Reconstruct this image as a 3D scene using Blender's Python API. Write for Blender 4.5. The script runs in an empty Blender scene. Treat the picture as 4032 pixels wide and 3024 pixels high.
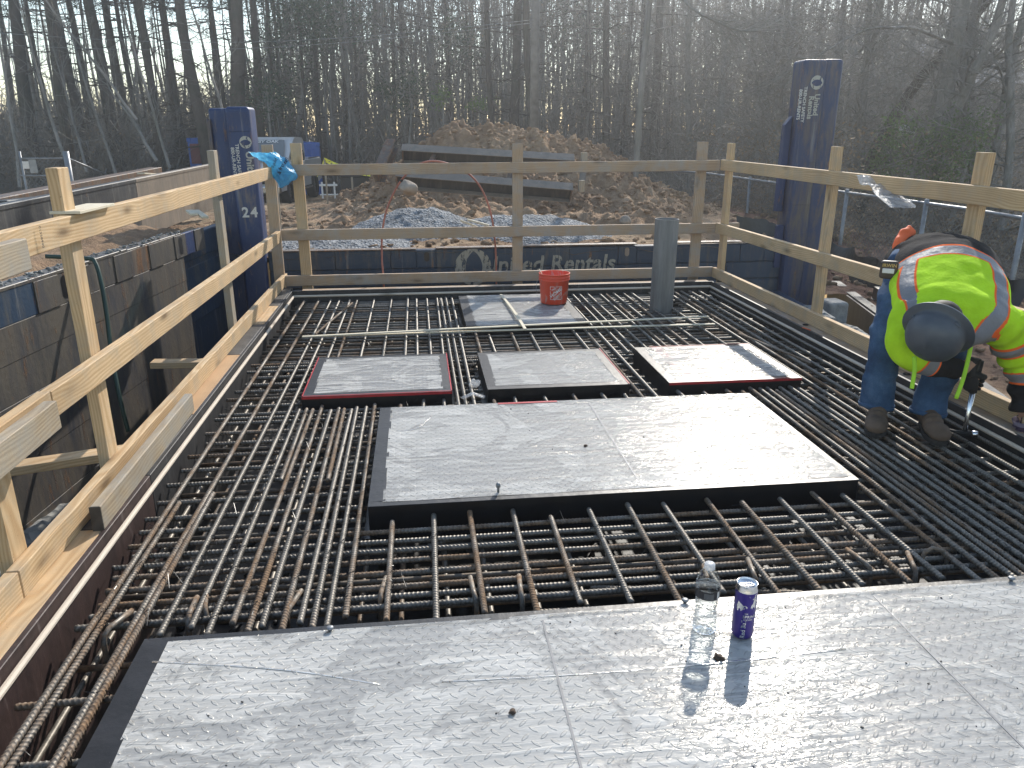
import bpy, bmesh, math, random
import numpy as np
from mathutils import Vector, Matrix, noise
random.seed(7); RNG=np.random.default_rng(11)
sc=bpy.context.scene; COL=sc.collection
R_=math.radians; pi=math.pi
H=1.3; FPX=3012.0; YAW,PIT,ROL=.119225,.318492,-.0007
_f=Vector((math.sin(YAW)*math.cos(PIT),math.cos(YAW)*math.cos(PIT),-math.sin(PIT)))
_r=Vector((math.cos(YAW),-math.sin(YAW),0)); _u=_r.cross(_f)
_r,_u=math.cos(ROL)*_r+math.sin(ROL)*_u,-math.sin(ROL)*_r+math.cos(ROL)*_u
def W(x,y,z=None,Y=None,X=None):
    """place where the ray of photograph pixel (x,y) meets a plane"""
    k=(x-2016)/FPX*_r-(y-1512)/FPX*_u+_f
    t=(z-H)/k.z if z is not None else (Y/k.y if Y is not None else X/k.x)
    return Vector((k.x*t,k.y*t,k.z*t+H))
# ---------------------------------------------------------------- objects
def tag(o,label=None,cat=None,group=None,kind=None):
    if label: o['label']=label
    if cat: o['category']=cat
    if group: o['group']=group
    if kind: o['kind']=kind
    return o
def link(o,parent=None):
    COL.objects.link(o)
    if parent is not None: o.parent=parent
    return o
def empty(name,loc=(0,0,0),rot=(0,0,0)):
    o=bpy.data.objects.new(name,None); o.location=loc; o.rotation_euler=rot; return link(o)
def nmesh(name,V,F):
    """V (n,3) array; F list of faces, or int array (m,4)"""
    me=bpy.data.meshes.new(name)
    if isinstance(F,np.ndarray):
        k=F.shape[1]; me.vertices.add(len(V)); me.vertices.foreach_set('co',np.asarray(V,dtype=np.float32).ravel())
        me.loops.add(F.size); me.loops.foreach_set('vertex_index',F.astype(np.int32).ravel())
        me.polygons.add(len(F)); me.polygons.foreach_set('loop_start',np.arange(0,F.size,k,dtype=np.int32))
        me.update(calc_edges=True); me.validate()
    else:
        me.from_pydata([tuple(v) for v in V],[],F); me.update()
    return me
def smooth(me,on=True):
    me.polygons.foreach_set('use_smooth',[on]*len(me.polygons)); return me
def put(name,me,mats,parent=None,mw=None):
    o=bpy.data.objects.new(name,me)
    for m in (mats if isinstance(mats,(list,tuple)) else [mats]):
        if len(me.materials)<(len(mats) if isinstance(mats,(list,tuple)) else 1): me.materials.append(m)
    if mw is not None: o.matrix_world=mw
    link(o,parent)
    return o
class MB:
    def __init__(s): s.v=[]; s.f=[]; s.mi=[]; s.sm=[]
    def add(s,vs,fs,mi=0,sm=False,M=None):
        b=len(s.v)
        s.v+= [tuple(M@Vector(v)) for v in vs] if M is not None else [tuple(v) for v in vs]
        s.f+=[tuple(b+i for i in f) for f in fs]; s.mi+=[mi]*len(fs); s.sm+=[sm]*len(fs); return s
    def box(s,a,b,mi=0,bev=0,M=None):
        x0,y0,z0=[min(p,q) for p,q in zip(a,b)]; x1,y1,z1=[max(p,q) for p,q in zip(a,b)]
        if bev<=0:
            vs=[(x0,y0,z0),(x1,y0,z0),(x1,y1,z0),(x0,y1,z0),(x0,y0,z1),(x1,y0,z1),(x1,y1,z1),(x0,y1,z1)]
            fs=[(3,2,1,0),(4,5,6,7),(0,1,5,4),(1,2,6,5),(2,3,7,6),(3,0,4,7)]
            return s.add(vs,fs,mi,M=M)
        bm=bmesh.new(); bmesh.ops.create_cube(bm,size=1)
        for v in bm.verts: v.co=Vector(((x0+x1)/2+v.co.x*(x1-x0),(y0+y1)/2+v.co.y*(y1-y0),(z0+z1)/2+v.co.z*(z1-z0)))
        bmesh.ops.bevel(bm,geom=bm.edges[:],offset=bev,segments=1,affect='EDGES')
        s.bm(bm,mi,M=M); return s
    def bm(s,bm,mi=0,sm=False,M=None):
        bm.verts.index_update(); s.add([v.co for v in bm.verts],[[v.index for v in f.verts] for f in bm.faces],mi,sm,M); bm.free(); return s
    def tube(s,pts,rad,n=8,mi=0,cap=True,sm=True,M=None,up=(0,0,1)):
        pts=[Vector(p) for p in pts]; vs=[]; fs=[]
        if not hasattr(rad,'__len__'): rad=[rad]*len(pts)
        u=None
        for i,p in enumerate(pts):
            t=(pts[min(i+1,len(pts)-1)]-pts[max(i-1,0)]).normalized()
            if u is None:
                u=Vector(up)
                if abs(u.dot(t))>.95: u=Vector((1,0,0)) if abs(t.x)<.9 else Vector((0,1,0))
            u=(u-t*u.dot(t)).normalized(); w=t.cross(u)
            r=rad[i]; ra,rb=(r if hasattr(r,'__len__') else (r,r))
            for k in range(n):
                a=2*pi*k/n; vs.append(p+w*math.cos(a)*ra+u*math.sin(a)*rb)
        for i in range(len(pts)-1):
            for k in range(n):
                a=i*n+k; b=i*n+(k+1)%n; fs.append((a,b,b+n,a+n))
        if cap: fs.append(tuple(range(n-1,-1,-1))); fs.append(tuple((len(pts)-1)*n+k for k in range(n)))
        return s.add(vs,fs,mi,sm,M)
    def lathe(s,prof,n=32,mi=0,sm=True,M=None,cap0=False,cap1=False):
        vs=[];fs=[]
        for r,z in prof:
            for k in range(n): vs.append((r*math.cos(2*pi*k/n),r*math.sin(2*pi*k/n),z))
        for i in range(len(prof)-1):
            for k in range(n):
                a=i*n+k;b=i*n+(k+1)%n; fs.append((a,b,b+n,a+n))
        if cap0: fs.append(tuple(range(n-1,-1,-1)))
        if cap1: fs.append(tuple((len(prof)-1)*n+k for k in range(n)))
        return s.add(vs,fs,mi,sm,M)
    def sphere(s,c,r,mi=0,seg=16,ring=10,M=None):
        rr=r if hasattr(r,'__len__') else (r,r,r)
        bm=bmesh.new(); bmesh.ops.create_uvsphere(bm,u_segments=seg,v_segments=ring,radius=1)
        for v in bm.verts: v.co=Vector((c[0]+v.co.x*rr[0],c[1]+v.co.y*rr[1],c[2]+v.co.z*rr[2]))
        return s.bm(bm,mi,True,M)
    def mesh(s,name):
        me=bpy.data.meshes.new(name); me.from_pydata(s.v,[],s.f)
        me.polygons.foreach_set('material_index',s.mi); me.polygons.foreach_set('use_smooth',s.sm); me.update(); return me
    def build(s,name,mats,parent=None,loc=None,rot=None):
        me=s.mesh(name)
        for m in (mats if isinstance(mats,(list,tuple)) else [mats]): me.materials.append(m)
        o=bpy.data.objects.new(name,me)
        if loc is not None: o.location=loc
        if rot is not None: o.rotation_euler=rot
        return link(o,parent)
def frame(p0,p1,up=(0,0,1)):
    """matrix whose X axis runs p0->p1, Z near up, origin p0"""
    p0=Vector(p0);x=(Vector(p1)-p0).normalized(); u=Vector(up)
    if abs(x.dot(u))>.99: u=Vector((0,1,0))
    z=(u-x*x.dot(u)).normalized(); y=z.cross(x)
    m=Matrix((x,y,z)).transposed().to_4x4(); m.translation=p0; return m
def board(name,p0,p1,w,h,m,parent=None,up=(0,0,1),bev=.0025,bend=0):
    """timber from p0 to p1 (centre line), w across, h along up; its own length is local X"""
    L=(Vector(p1)-Vector(p0)).length
    b=MB(); n=max(1,int(L/.25)) if bend else 1
    b.box((0,-w/2,-h/2),(L,w/2,h/2),0,bev)
    if bend:
        bm=bmesh.new(); me=b.mesh('t'); bm.from_mesh(me)
        for k in range(1,n):
            bmesh.ops.bisect_plane(bm,geom=bm.verts[:]+bm.edges[:]+bm.faces[:],plane_co=(L*k/n,0,0),plane_no=(1,0,0))
        for v in bm.verts: v.co.y+=bend*math.sin(pi*v.co.x/L)
        b=MB().bm(bm)
    o=b.build(name,m,parent); o.matrix_world=frame(p0,p1,up); return o
def copy_tree(o,parent=None):
    c=o.copy(); COL.objects.link(c)
    if parent is not None: c.parent=parent
    for ch in list(o.children): copy_tree(ch,c)
    return c
def text_mesh(s,size,bold=0.0,ext=.0008,shear=0,align='CENTER',space=1.0,line=1.0):
    cu=bpy.data.curves.new('t','FONT'); cu.body=s; cu.size=size; cu.offset=bold*size; cu.extrude=ext; cu.shear=shear
    cu.align_x=align; cu.align_y='CENTER'; cu.space_character=space; cu.space_line=line; cu.resolution_u=3
    o=bpy.data.objects.new('t',cu); COL.objects.link(o)
    dg=bpy.context.evaluated_depsgraph_get(); me=bpy.data.meshes.new_from_object(o.evaluated_get(dg))
    bpy.data.objects.remove(o); bpy.data.curves.remove(cu); return me
def remesh(me,vox,smoothit=2,name='m'):
    o=bpy.data.objects.new('t',me); COL.objects.link(o)
    r=o.modifiers.new('r','REMESH'); r.mode='VOXEL'; r.voxel_size=vox; r.use_smooth_shade=True
    if smoothit: s=o.modifiers.new('s','SMOOTH'); s.iterations=smoothit; s.factor=.5
    dg=bpy.context.evaluated_depsgraph_get(); m2=bpy.data.meshes.new_from_object(o.evaluated_get(dg)); m2.name=name
    bpy.data.objects.remove(o); smooth(m2); return m2
def noisy(me,amp,sc_,seed=0,axis=None,sx=(1,1,1)):
    n=len(me.vertices); co=np.empty(n*3,np.float32); me.vertices.foreach_get('co',co); co=co.reshape(-1,3)
    no=np.empty(n*3,np.float32); me.vertices.foreach_get('normal',no); no=no.reshape(-1,3)
    for i in range(n):
        p=Vector((co[i,0]*sx[0]*sc_+seed,co[i,1]*sx[1]*sc_,co[i,2]*sx[2]*sc_))
        co[i]+=no[i]*(amp*(noise.noise(p)+.5*noise.noise(p*2.1)))
    me.vertices.foreach_set('co',co.ravel()); me.update(); return me
# ---------------------------------------------------------------- materials
class Mt:
    def __init__(s,name):
        s.m=bpy.data.materials.new(name); s.m.use_nodes=True; s.t=s.m.node_tree; s.t.nodes.clear()
        s.out=s.t.nodes.new('ShaderNodeOutputMaterial')
    def n(s,kind,**kw):
        nd=s.t.nodes.new('ShaderNode'+kind)
        ins={k:v for k,v in kw.items()}
        for k,v in ins.items():
            if k.startswith('_'): setattr(nd,k[1:],v); continue
            k2=int(k[1:]) if k[0]=='i' and k[1:].isdigit() else k.replace('_',' ')
            sk=nd.inputs[k2]
            if isinstance(v,bpy.types.NodeSocket): s.t.links.new(v,sk)
            elif isinstance(v,bpy.types.Node): s.t.links.new(v.outputs[0],sk)
            else:
                if isinstance(v,(tuple,list)) and len(v)==3 and sk.type=='RGBA': v=(*v,1)
                sk.default_value=v
        return nd
    def math(s,op,a,b=0,c=None,clamp=False):
        kw=dict(_operation=op,i0=a,i1=b,_use_clamp=clamp)
        if c is not None: kw['i2']=c
        return s.n('Math',**kw).outputs[0]
    def ramp(s,fac,stops,interp='LINEAR'):
        nd=s.n('ValToRGB',Fac=fac); cr=nd.color_ramp; cr.interpolation=interp
        while len(cr.elements)<len(stops): cr.elements.new(.5)
        for e,(p,c) in zip(cr.elements,stops):
            e.position=p; e.color=(*c,1) if hasattr(c,'__len__') else (c,c,c,1)
        return nd.outputs[0]
    def co(s,which='Object',scale=(1,1,1),rnd=False,loc=(0,0,0),rot=(0,0,0)):
        c=s.n('TexCoord').outputs[which]
        if rnd:
            r=s.n('ObjectInfo').outputs['Random']; cx=s.n('CombineXYZ',X=s.math('MULTIPLY',r,37.),Y=s.math('MULTIPLY',r,3.7),Z=s.math('MULTIPLY',r,11.))
            c=s.n('VectorMath',_operation='ADD',i0=c,i1=cx).outputs[0]
        return s.n('Mapping',Vector=c,Location=loc,Rotation=rot,Scale=scale).outputs[0]
    def noise(s,vec,scale,detail=4,rough=.55,dist=0):
        return s.n('TexNoise',Vector=vec,Scale=scale,Detail=detail,Roughness=rough,Distortion=dist).outputs['Fac']
    def mix(s,fac,a,b,mode='MIX'):
        nd=s.t.nodes.new('ShaderNodeMix'); nd.data_type='RGBA'; nd.blend_type=mode
        for k,v in ((0,fac),(6,a),(7,b)):
            sk=nd.inputs[k]
            if isinstance(v,bpy.types.NodeSocket): s.t.links.new(v,sk)
            else: sk.default_value=(*v,1) if hasattr(v,'__len__') and len(v)==3 else v
        return nd.outputs[2]
    def bump(s,h,dist,strength=1,nrm=None):
        kw=dict(Height=h,Distance=dist,Strength=strength)
        if nrm is not None: kw['Normal']=nrm
        return s.n('Bump',**kw).outputs[0]
    def pbr(s,**kw):
        b=s.n('BsdfPrincipled',**kw); s.t.links.new(b.outputs[0],s.out.inputs[0]); return s.m
MAT={}
def simple(name,col,rough=.6,metal=0,var=.15,vs=8,bmp=0,bs=60,**kw):
    t=Mt(name); c=t.co(); n=t.noise(c,vs,5)
    a=tuple(x*(1-var) for x in col); b=tuple(min(1,x*(1+var)) for x in col)
    cc=t.ramp(n,[(.3,a),(.7,b)])
    args=dict(Base_Color=cc,Roughness=rough,Metallic=metal); args.update(kw)
    if bmp: args['Normal']=t.bump(t.noise(c,bs,4),bmp)
    MAT[name]=t.pbr(**args); return MAT[name]
def wood(name,light,dark,grey=None,gamt=0,stain=.25,ring=34,rough=.75,grain=1.0):
    t=Mt(name); c=t.co(rnd=True)
    low=t.n('TexNoise',Vector=t.n('Mapping',Vector=c,Scale=(1.3,5,5)).outputs[0],Scale=1.0,Detail=2).outputs['Color']
    off=t.n('VectorMath',_operation='SCALE',i0=low,Scale=.10).outputs[0]
    c2=t.n('VectorMath',_operation='ADD',i0=t.n('Mapping',Vector=c,Scale=(.07,1,1)).outputs[0],i1=off).outputs[0]
    wv=t.n('TexWave',_wave_type='RINGS',_rings_direction='X',Vector=c2,Scale=ring*.85,Distortion=1.6,Detail=4,Detail_Scale=2.2).outputs['Fac']
    fine=t.noise(t.n('Mapping',Vector=c,Scale=(4,160,160)).outputs[0],1,4,.7)
    g=t.math('ADD',t.math('MULTIPLY',wv,.38*grain),t.math('MULTIPLY',fine,.62))
    col=t.ramp(g,[(.2,light),(.85,dark)])
    # knots
    vo=t.n('TexVoronoi',Vector=t.n('Mapping',Vector=c,Scale=(2.6,9,9)).outputs[0],Scale=1,Randomness=1)
    kn=t.ramp(vo.outputs['Distance'],[(.05,1),(.15,.35),(.24,0)])
    col=t.mix(t.math('MULTIPLY',kn,.8),col,tuple(x*.28 for x in dark))
    big=t.noise(c,2.2,3); blot=t.ramp(big,[(.45,0),(.75,1)])
    col=t.mix(t.math('MULTIPLY',blot,stain),col,tuple(x*.5 for x in dark))
    sp=t.ramp(t.noise(c,90,2,.9),[(.66,0),(.74,1)]); col=t.mix(t.math('MULTIPLY',sp,.5),col,tuple(x*.3 for x in dark))
    if grey:
        gm=t.ramp(t.noise(c,6,5,.7),[(.5-gamt*.4,0),(.75-gamt*.3,1)]); col=t.mix(t.math('MULTIPLY',gm,.85),col,grey)
    MAT[name]=t.pbr(Base_Color=col,Roughness=rough,Specular_IOR_Level=.3,Normal=t.bump(g,.0008,.6)); return MAT[name]
wood('lumber',(.72,.53,.315),(.48,.295,.14),grey=(.42,.34,.24),gamt=.08,stain=.45)
wood('lumber_dirty',(.50,.40,.27),(.30,.22,.14),grey=(.32,.30,.26),gamt=.35,stain=.5)
wood('lumber_weathered',(.53,.385,.25),(.34,.225,.14),grey=(.36,.34,.31),gamt=.15,stain=.4)
wood('lath',(.74,.66,.50),(.60,.52,.38),stain=.1,grain=.4)
wood('strip_wood',(.74,.64,.52),(.58,.48,.37),stain=.2,grain=.5)
wood('plywood',(.55,.36,.20),(.42,.26,.14),stain=.35,ring=8,grain=.5)
def rebar_mat(name,rustamt):
    t=Mt(name); c=t.co(rnd=True)
    r=t.ramp(t.noise(t.n('Mapping',Vector=c,Scale=(2.5,14,14)).outputs[0],1.6,6,.72),[(.62-rustamt,0),(.80-rustamt,1)])
    fi=t.noise(c,55,4,.7)
    steel=t.ramp(fi,[(.3,(.10,.09,.076)),(.7,(.28,.25,.21))]); rust=t.ramp(fi,[(.3,(.10,.06,.035)),(.72,(.32,.20,.11))])
    col=t.mix(r,steel,rust)
    du=t.ramp(t.noise(c,9,5,.7),[(.58,0),(.72,1)]); col=t.mix(t.math('MULTIPLY',du,.45),col,(.30,.27,.235))
    met=t.math('SUBTRACT',.35,t.math('MULTIPLY',r,.33)); ro=t.math('ADD',.5,t.math('MULTIPLY',r,.4))
    MAT[name]=t.pbr(Base_Color=col,Metallic=met,Roughness=ro,Normal=t.bump(fi,.0006)); return MAT[name]
rebar_mat('rebar_steel',.02); rebar_mat('rebar_rusty',.2)
def painted_steel(name,paint,paint2,rust=.2,mud=.3,mudc=(.19,.15,.11),rough=.5):
    t=Mt(name); c=t.co(); st=t.n('Mapping',Vector=c,Scale=(3,3,.55)).outputs[0]
    p=t.mix(t.ramp(t.noise(c,2.1,4),[(.35,0),(.7,1)]),paint,paint2)
    m=t.ramp(t.noise(st,3.1,7,.72,.4),[(.62-mud*.5,0),(.74-mud*.3,1)]); p=t.mix(t.math('MULTIPLY',m,.8),p,mudc)
    r=t.ramp(t.noise(st,4.6,8,.75),[(.66-rust*.35,0),(.72-rust*.3,1)]); rc=t.ramp(t.noise(c,40,3),[(.3,(.09,.045,.022)),(.7,(.26,.125,.05))])
    p=t.mix(t.math('MULTIPLY',r,.85),p,rc)
    dr=t.ramp(t.noise(t.n('Mapping',Vector=c,Scale=(14,14,.7)).outputs[0],1,5,.7),[(.60,0),(.70,1)]); p=t.mix(t.math('MULTIPLY',dr,.32),p,(.42,.40,.36))
    h=t.math('ADD',t.noise(c,30,4),t.math('MULTIPLY',r,.7))
    MAT[name]=t.pbr(Base_Color=p,Roughness=rough,Normal=t.bump(h,.004,.6)); return MAT[name]
painted_steel('blue_steel',(.010,.028,.095),(.014,.040,.135),.2,.15)
painted_steel('blue_steel_muddy',(.013,.030,.095),(.024,.045,.12),.25,.36,(.14,.105,.065))
painted_steel('panel_blue',(.013,.036,.075),(.028,.055,.095),.18,.22,(.10,.095,.085))
painted_steel('panel_grey',(.055,.052,.048),(.018,.03,.06),.25,.6,(.125,.105,.08))
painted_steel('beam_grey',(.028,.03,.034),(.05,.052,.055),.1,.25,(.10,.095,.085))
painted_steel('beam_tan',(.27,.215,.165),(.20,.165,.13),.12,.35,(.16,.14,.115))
painted_steel('beam_brown',(.12,.085,.065),(.09,.07,.06),.5,.3)
simple('black_paint',(.008,.008,.010),.32,0,.3,12,.0006,80)
simple('black_tape',(.016,.016,.018),.42,0,.45,14,.0012,45)
simple('red_tape',(.50,.03,.035),.35,0,.2,20)
simple('galv',(.26,.27,.28),.48,.5,.25,7,.0006,120)
simple('white_paint',(.72,.70,.66),.6,0,.1,20)
simple('worn_white',(.55,.53,.47),.7,0,.35,30)
simple('rubber',(.015,.015,.016),.75)
simple('concrete',(.30,.295,.28),.9,0,.3,9,.012,30)
simple('form_face',(.055,.035,.032),.45,0,.4,6,.001,40)
simple('form_dark',(.030,.029,.030),.5,0,.5,5,.002,30)
simple('edge_dark',(.06,.055,.05),.6,0,.5,12,.001,50)
def spline(pts,n=8):
    P_=[Vector(p) for p in pts]; out=[]
    for i in range(len(P_)-1):
        a,b_,c,d=P_[max(i-1,0)],P_[i],P_[i+1],P_[min(i+2,len(P_)-1)]
        for k in range(n):
            t=k/n; out.append(.5*((2*b_)+(c-a)*t+(2*a-5*b_+4*c-d)*t*t+(3*b_-a-3*c+d)*t**3))
    out.append(P_[-1]); return out
# form plywood stained with release agent, streaks of slurry; the dark one also paints the deck's shade
def streaky(name,a,b,s):
    t=Mt(name); c=t.co('Object'); n=t.noise(t.n('Mapping',Vector=c,Scale=(9,9,1.2)).outputs[0],1.6,6,.7)
    col=t.ramp(n,[(.35,a),(.6,b),(.72,s)]); MAT[name]=t.pbr(Base_Color=col,Roughness=.55,Normal=t.bump(t.noise(c,25,4),.002)); return MAT[name]
streaky('form_face',(.028,.017,.016),(.055,.032,.028),(.16,.13,.12))
streaky('form_dark',(.016,.016,.018),(.035,.034,.035),(.10,.098,.095))
streaky('vault_face',(.05,.045,.04),(.085,.075,.065),(.16,.14,.12))
# earth
def earth(name,cols,bd,bs=7,leaf=False,rough=.95):
    t=Mt(name); c=t.co('Object')
    n=t.noise(c,.55,7,.68); f=t.noise(c,7,7,.75); vo=t.n('TexVoronoi',Vector=c,Scale=bs,Randomness=1).outputs['Distance']
    col=t.ramp(t.math('ADD',t.math('MULTIPLY',n,.62),t.math('MULTIPLY',f,.38)),[(.34,cols[0]),(.46,cols[1]),(.56,cols[2]),(.68,cols[3])])
    h=t.math('ADD',t.math('MULTIPLY',f,1.0),t.math('MULTIPLY',vo,.45))
    MAT[name]=t.pbr(Base_Color=col,Roughness=rough,Specular_IOR_Level=.2,Normal=t.bump(h,bd)); return MAT[name]
earth('mound_dirt',[(.22,.14,.085),(.38,.25,.155),(.50,.345,.22),(.48,.40,.31)],.10)
def ground_mat():
    t=Mt('ground_earth'); c=t.n('NewGeometry').outputs['Position']; xyz=t.n('SeparateXYZ',Vector=c)
    n=t.noise(c,.5,7,.68); f=t.noise(c,6,7,.75)
    v=t.math('ADD',t.math('MULTIPLY',n,.6),t.math('MULTIPLY',f,.4))
    dirt=t.ramp(v,[(.36,(.14,.085,.055)),(.46,(.28,.18,.11)),(.55,(.43,.31,.195)),(.66,(.55,.43,.29))])
    litter=t.ramp(t.math('ADD',t.math('MULTIPLY',n,.3),t.math('MULTIPLY',f,.7)),[(.4,(.06,.045,.033)),(.5,(.13,.10,.07)),(.62,(.25,.20,.14))])
    red=t.ramp(v,[(.36,(.09,.045,.032)),(.5,(.20,.11,.075)),(.62,(.30,.2,.14))])
    # woods floor beyond about y=25 and east of x=6; red dirt east of x=3.2
    wob=t.math('MULTIPLY',t.math('SUBTRACT',t.noise(c,.35,3),.5),5)
    far=t.math('MULTIPLY',t.math('SUBTRACT',t.math('ADD',xyz.outputs['Y'],wob),24.5),.6,clamp=True)
    ea=t.math('MULTIPLY',t.math('SUBTRACT',t.math('ADD',xyz.outputs['X'],t.math('MULTIPLY',wob,.25)),6.1),1.2,clamp=True)
    er=t.math('MULTIPLY',t.math('SUBTRACT',t.math('ADD',xyz.outputs['X'],t.math('MULTIPLY',wob,.3)),3.3),.8,clamp=True)
    col=t.mix(er,dirt,red); col=t.mix(t.math('MAXIMUM',far,ea),col,litter)
    h=t.math('ADD',f,t.math('MULTIPLY',t.n('TexVoronoi',Vector=c,Scale=6.).outputs['Distance'],.5))
    return t.pbr(Base_Color=col,Roughness=.95,Specular_IOR_Level=.2,Normal=t.bump(h,.09))
MAT['ground']=ground_mat()
def gravel_mat(name,a,b,s=38):
    t=Mt(name); c=t.co('Object'); v=t.n('TexVoronoi',Vector=c,Scale=s,Randomness=1)
    cc=t.n('SeparateColor',Color=v.outputs['Color']).outputs[0]
    col=t.mix(cc,a,b); col=t.mix(t.math('MULTIPLY',t.ramp(t.noise(c,3,4),[(.45,0),(.7,1)]),.5),col,tuple(x*.6 for x in a))
    return t.pbr(Base_Color=col,Roughness=.9,Normal=t.bump(t.math('ADD',v.outputs['Distance'],t.math('MULTIPLY',cc,.6)),.03,1))
MAT['gravel']=gravel_mat('gravel',(.17,.175,.18),(.38,.395,.405)); 
MAT['rubble']=gravel_mat('rubble',(.15,.155,.15),(.34,.34,.32),16)
simple('soil_stone',(.30,.25,.2),.95,0,.5,2,.02,15)
# bark and woodland
def bark(name,a,b,green=None):
    t=Mt(name); c=t.co(rnd=True); n=t.noise(t.n('Mapping',Vector=c,Scale=(6,6,1.2)).outputs[0],2.4,6,.7)
    rr=t.n('ObjectInfo').outputs['Random']; col=t.ramp(n,[(.3,a),(.7,b)])
    col=t.mix(t.math('MULTIPLY',rr,.35),col,tuple(x*1.5 for x in b))
    if green: col=t.mix(t.math('MULTIPLY',t.ramp(t.noise(c,1.3,4),[(.45,0),(.65,1)]),.5),col,green)
    MAT[name]=t.pbr(Base_Color=col,Roughness=.9,Specular_IOR_Level=.2,Normal=t.bump(n,.03)); return MAT[name]
bark('pine_bark',(.045,.038,.032),(.125,.105,.088),(.045,.055,.035)); bark('grey_bark',(.12,.112,.102),(.33,.31,.285),(.10,.11,.08))
def leafy(name,a,b,tr=.3):
    t=Mt(name); c=t.co('Object'); n=t.ramp(t.noise(c,1.6,5,.8),[(.35,a),(.68,b)])
    d=t.n('BsdfDiffuse',Color=n); tl=t.n('BsdfTranslucent',Color=n); g=t.n('BsdfGlossy',Color=(1,1,1,1),Roughness=.45)
    m1=t.n('MixShader',Fac=tr,i1=d.outputs[0],i2=tl.outputs[0]); m2=t.n('MixShader',Fac=.04,i1=m1.outputs[0],i2=g.outputs[0])
    t.t.links.new(m2.outputs[0],t.out.inputs[0]); MAT[name]=t.m; return t.m
leafy('twig_brown',(.11,.098,.082),(.26,.235,.20),.2); leafy('needles',(.02,.045,.018),(.05,.10,.035)); leafy('dry_leaf',(.14,.10,.06),(.34,.25,.15),.3)
leafy('shrub_green',(.07,.12,.035),(.22,.30,.09),.35)
# plastics
def cloudy(name,col,alpha,rough=.25,sc=6,tint=None):
    t=Mt(name); c=t.co('Object'); w=t.noise(c,sc,6,.7,1.2)
    b=t.n('BsdfPrincipled',Base_Color=col,Roughness=rough,Alpha=1.0,Normal=t.bump(w,.02,.8),Specular_IOR_Level=.6)
    tl=t.n('BsdfTranslucent',Color=(*col,1)); m0=t.n('MixShader',Fac=.45,i1=b.outputs[0],i2=tl.outputs[0])
    tr=t.n('BsdfTransparent',Color=(*(tint or (1,1,1)),1)); k=t.ramp(w,[(.35,max(0,alpha-.25)),(.7,min(1,alpha+.25))])
    m=t.n('MixShader',Fac=k,i1=tr.outputs[0],i2=m0.outputs[0]); t.t.links.new(m.outputs[0],t.out.inputs[0]); MAT[name]=t.m; return t.m
cloudy('bag_blue',(.17,.58,.84),.78,tint=(.35,.75,.95)); cloudy('bag_clear',(.72,.74,.76),.5); cloudy('tape_clear',(.7,.72,.74),.45)
# ------------------------------------------------------------- camera, sun, sky
cam=bpy.data.objects.new('camera',bpy.data.cameras.new('camera')); link(cam)
cam.data.sensor_width=36; cam.data.lens=36*FPX/4032; cam.data.clip_start=.05; cam.data.clip_end=2000
mm=Matrix((_r,_u,-_f)).transposed().to_4x4(); mm.translation=(0,0,H); cam.matrix_world=mm; sc.camera=cam
AZ,EL=R_(26.0),R_(32.2)
sd=Vector((math.sin(AZ)*math.cos(EL),math.cos(AZ)*math.cos(EL),math.sin(EL)))
sl=bpy.data.lights.new('sun','SUN'); sl.energy=3.0; sl.angle=R_(.6); sl.color=(1,.94,.85)
so=bpy.data.objects.new('sun',sl); link(so); so.rotation_euler=sd.to_track_quat('Z','Y').to_euler()
wd=bpy.data.worlds.new('World'); sc.world=wd; wd.use_nodes=True; nt=wd.node_tree
bg=nt.nodes['Background']; sky=nt.nodes.new('ShaderNodeTexSky'); sky.sky_type='NISHITA'; sky.sun_disc=False
sky.sun_elevation=EL; sky.sun_rotation=AZ; sky.air_density=1.0; sky.dust_density=.25; sky.ozone_density=1.0
tn=nt.nodes.new('ShaderNodeMix'); tn.data_type='RGBA'; tn.blend_type='MULTIPLY'; tn.inputs[0].default_value=1; tn.inputs[7].default_value=(1.0,.93,.84,1)
nt.links.new(sky.outputs[0],tn.inputs[6]); nt.links.new(tn.outputs[2],bg.inputs[0]); bg.inputs[1].default_value=.15
vs=sc.view_settings; vs.view_transform='Standard'; vs.look='None'; vs.exposure=.92; vs.gamma=1; vs.use_curve_mapping=False
sc.cycles.max_bounces=6; sc.cycles.transparent_max_bounces=16; sc.cycles.caustics_reflective=False; sc.cycles.caustics_refractive=False
sc.cycles.sample_clamp_indirect=6
# ------------------------------------------------------------- terrain
LD=Vector((math.sin(R_(6)),math.cos(R_(6)),0)); LA=Vector((-1.75,6.8,0)); LN=Vector((LD.y,-LD.x,0))
def lx(y): return LA.x+(y-LA.y)*LD.x/LD.y       # x of the left panel face at y
VA=Vector((4.525,8.0,0)); VB=Vector((3.10,2.6,0))
def vx(y): return VB.x+(y-VB.y)*(VA.x-VB.x)/(VA.y-VB.y)
def ss(a,b,x):
    t=min(1,max(0,(x-a)/(b-a))); return t*t*(3-2*t)
def gz(x,y):
    z=.20-.32*ss(8,15,y)-.40*ss(15,23,y)-.9*ss(23,34,y)*ss(4,-8,x)
    z-= .5*ss(2.8,4.6,x)*ss(13,8,y)
    z-= .35*ss(5,9,x)*(1-.6*ss(8,16,y))
    if x<lx(y)-.05 and y<8.5: z=.12+.16*ss(8.5,6.5,y)*ss(-3.0,-2.3,x)-.3*ss(-2.8,-4.5,x)
    if y<8 and x>3: z=min(z,-.30)
    return z
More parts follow.
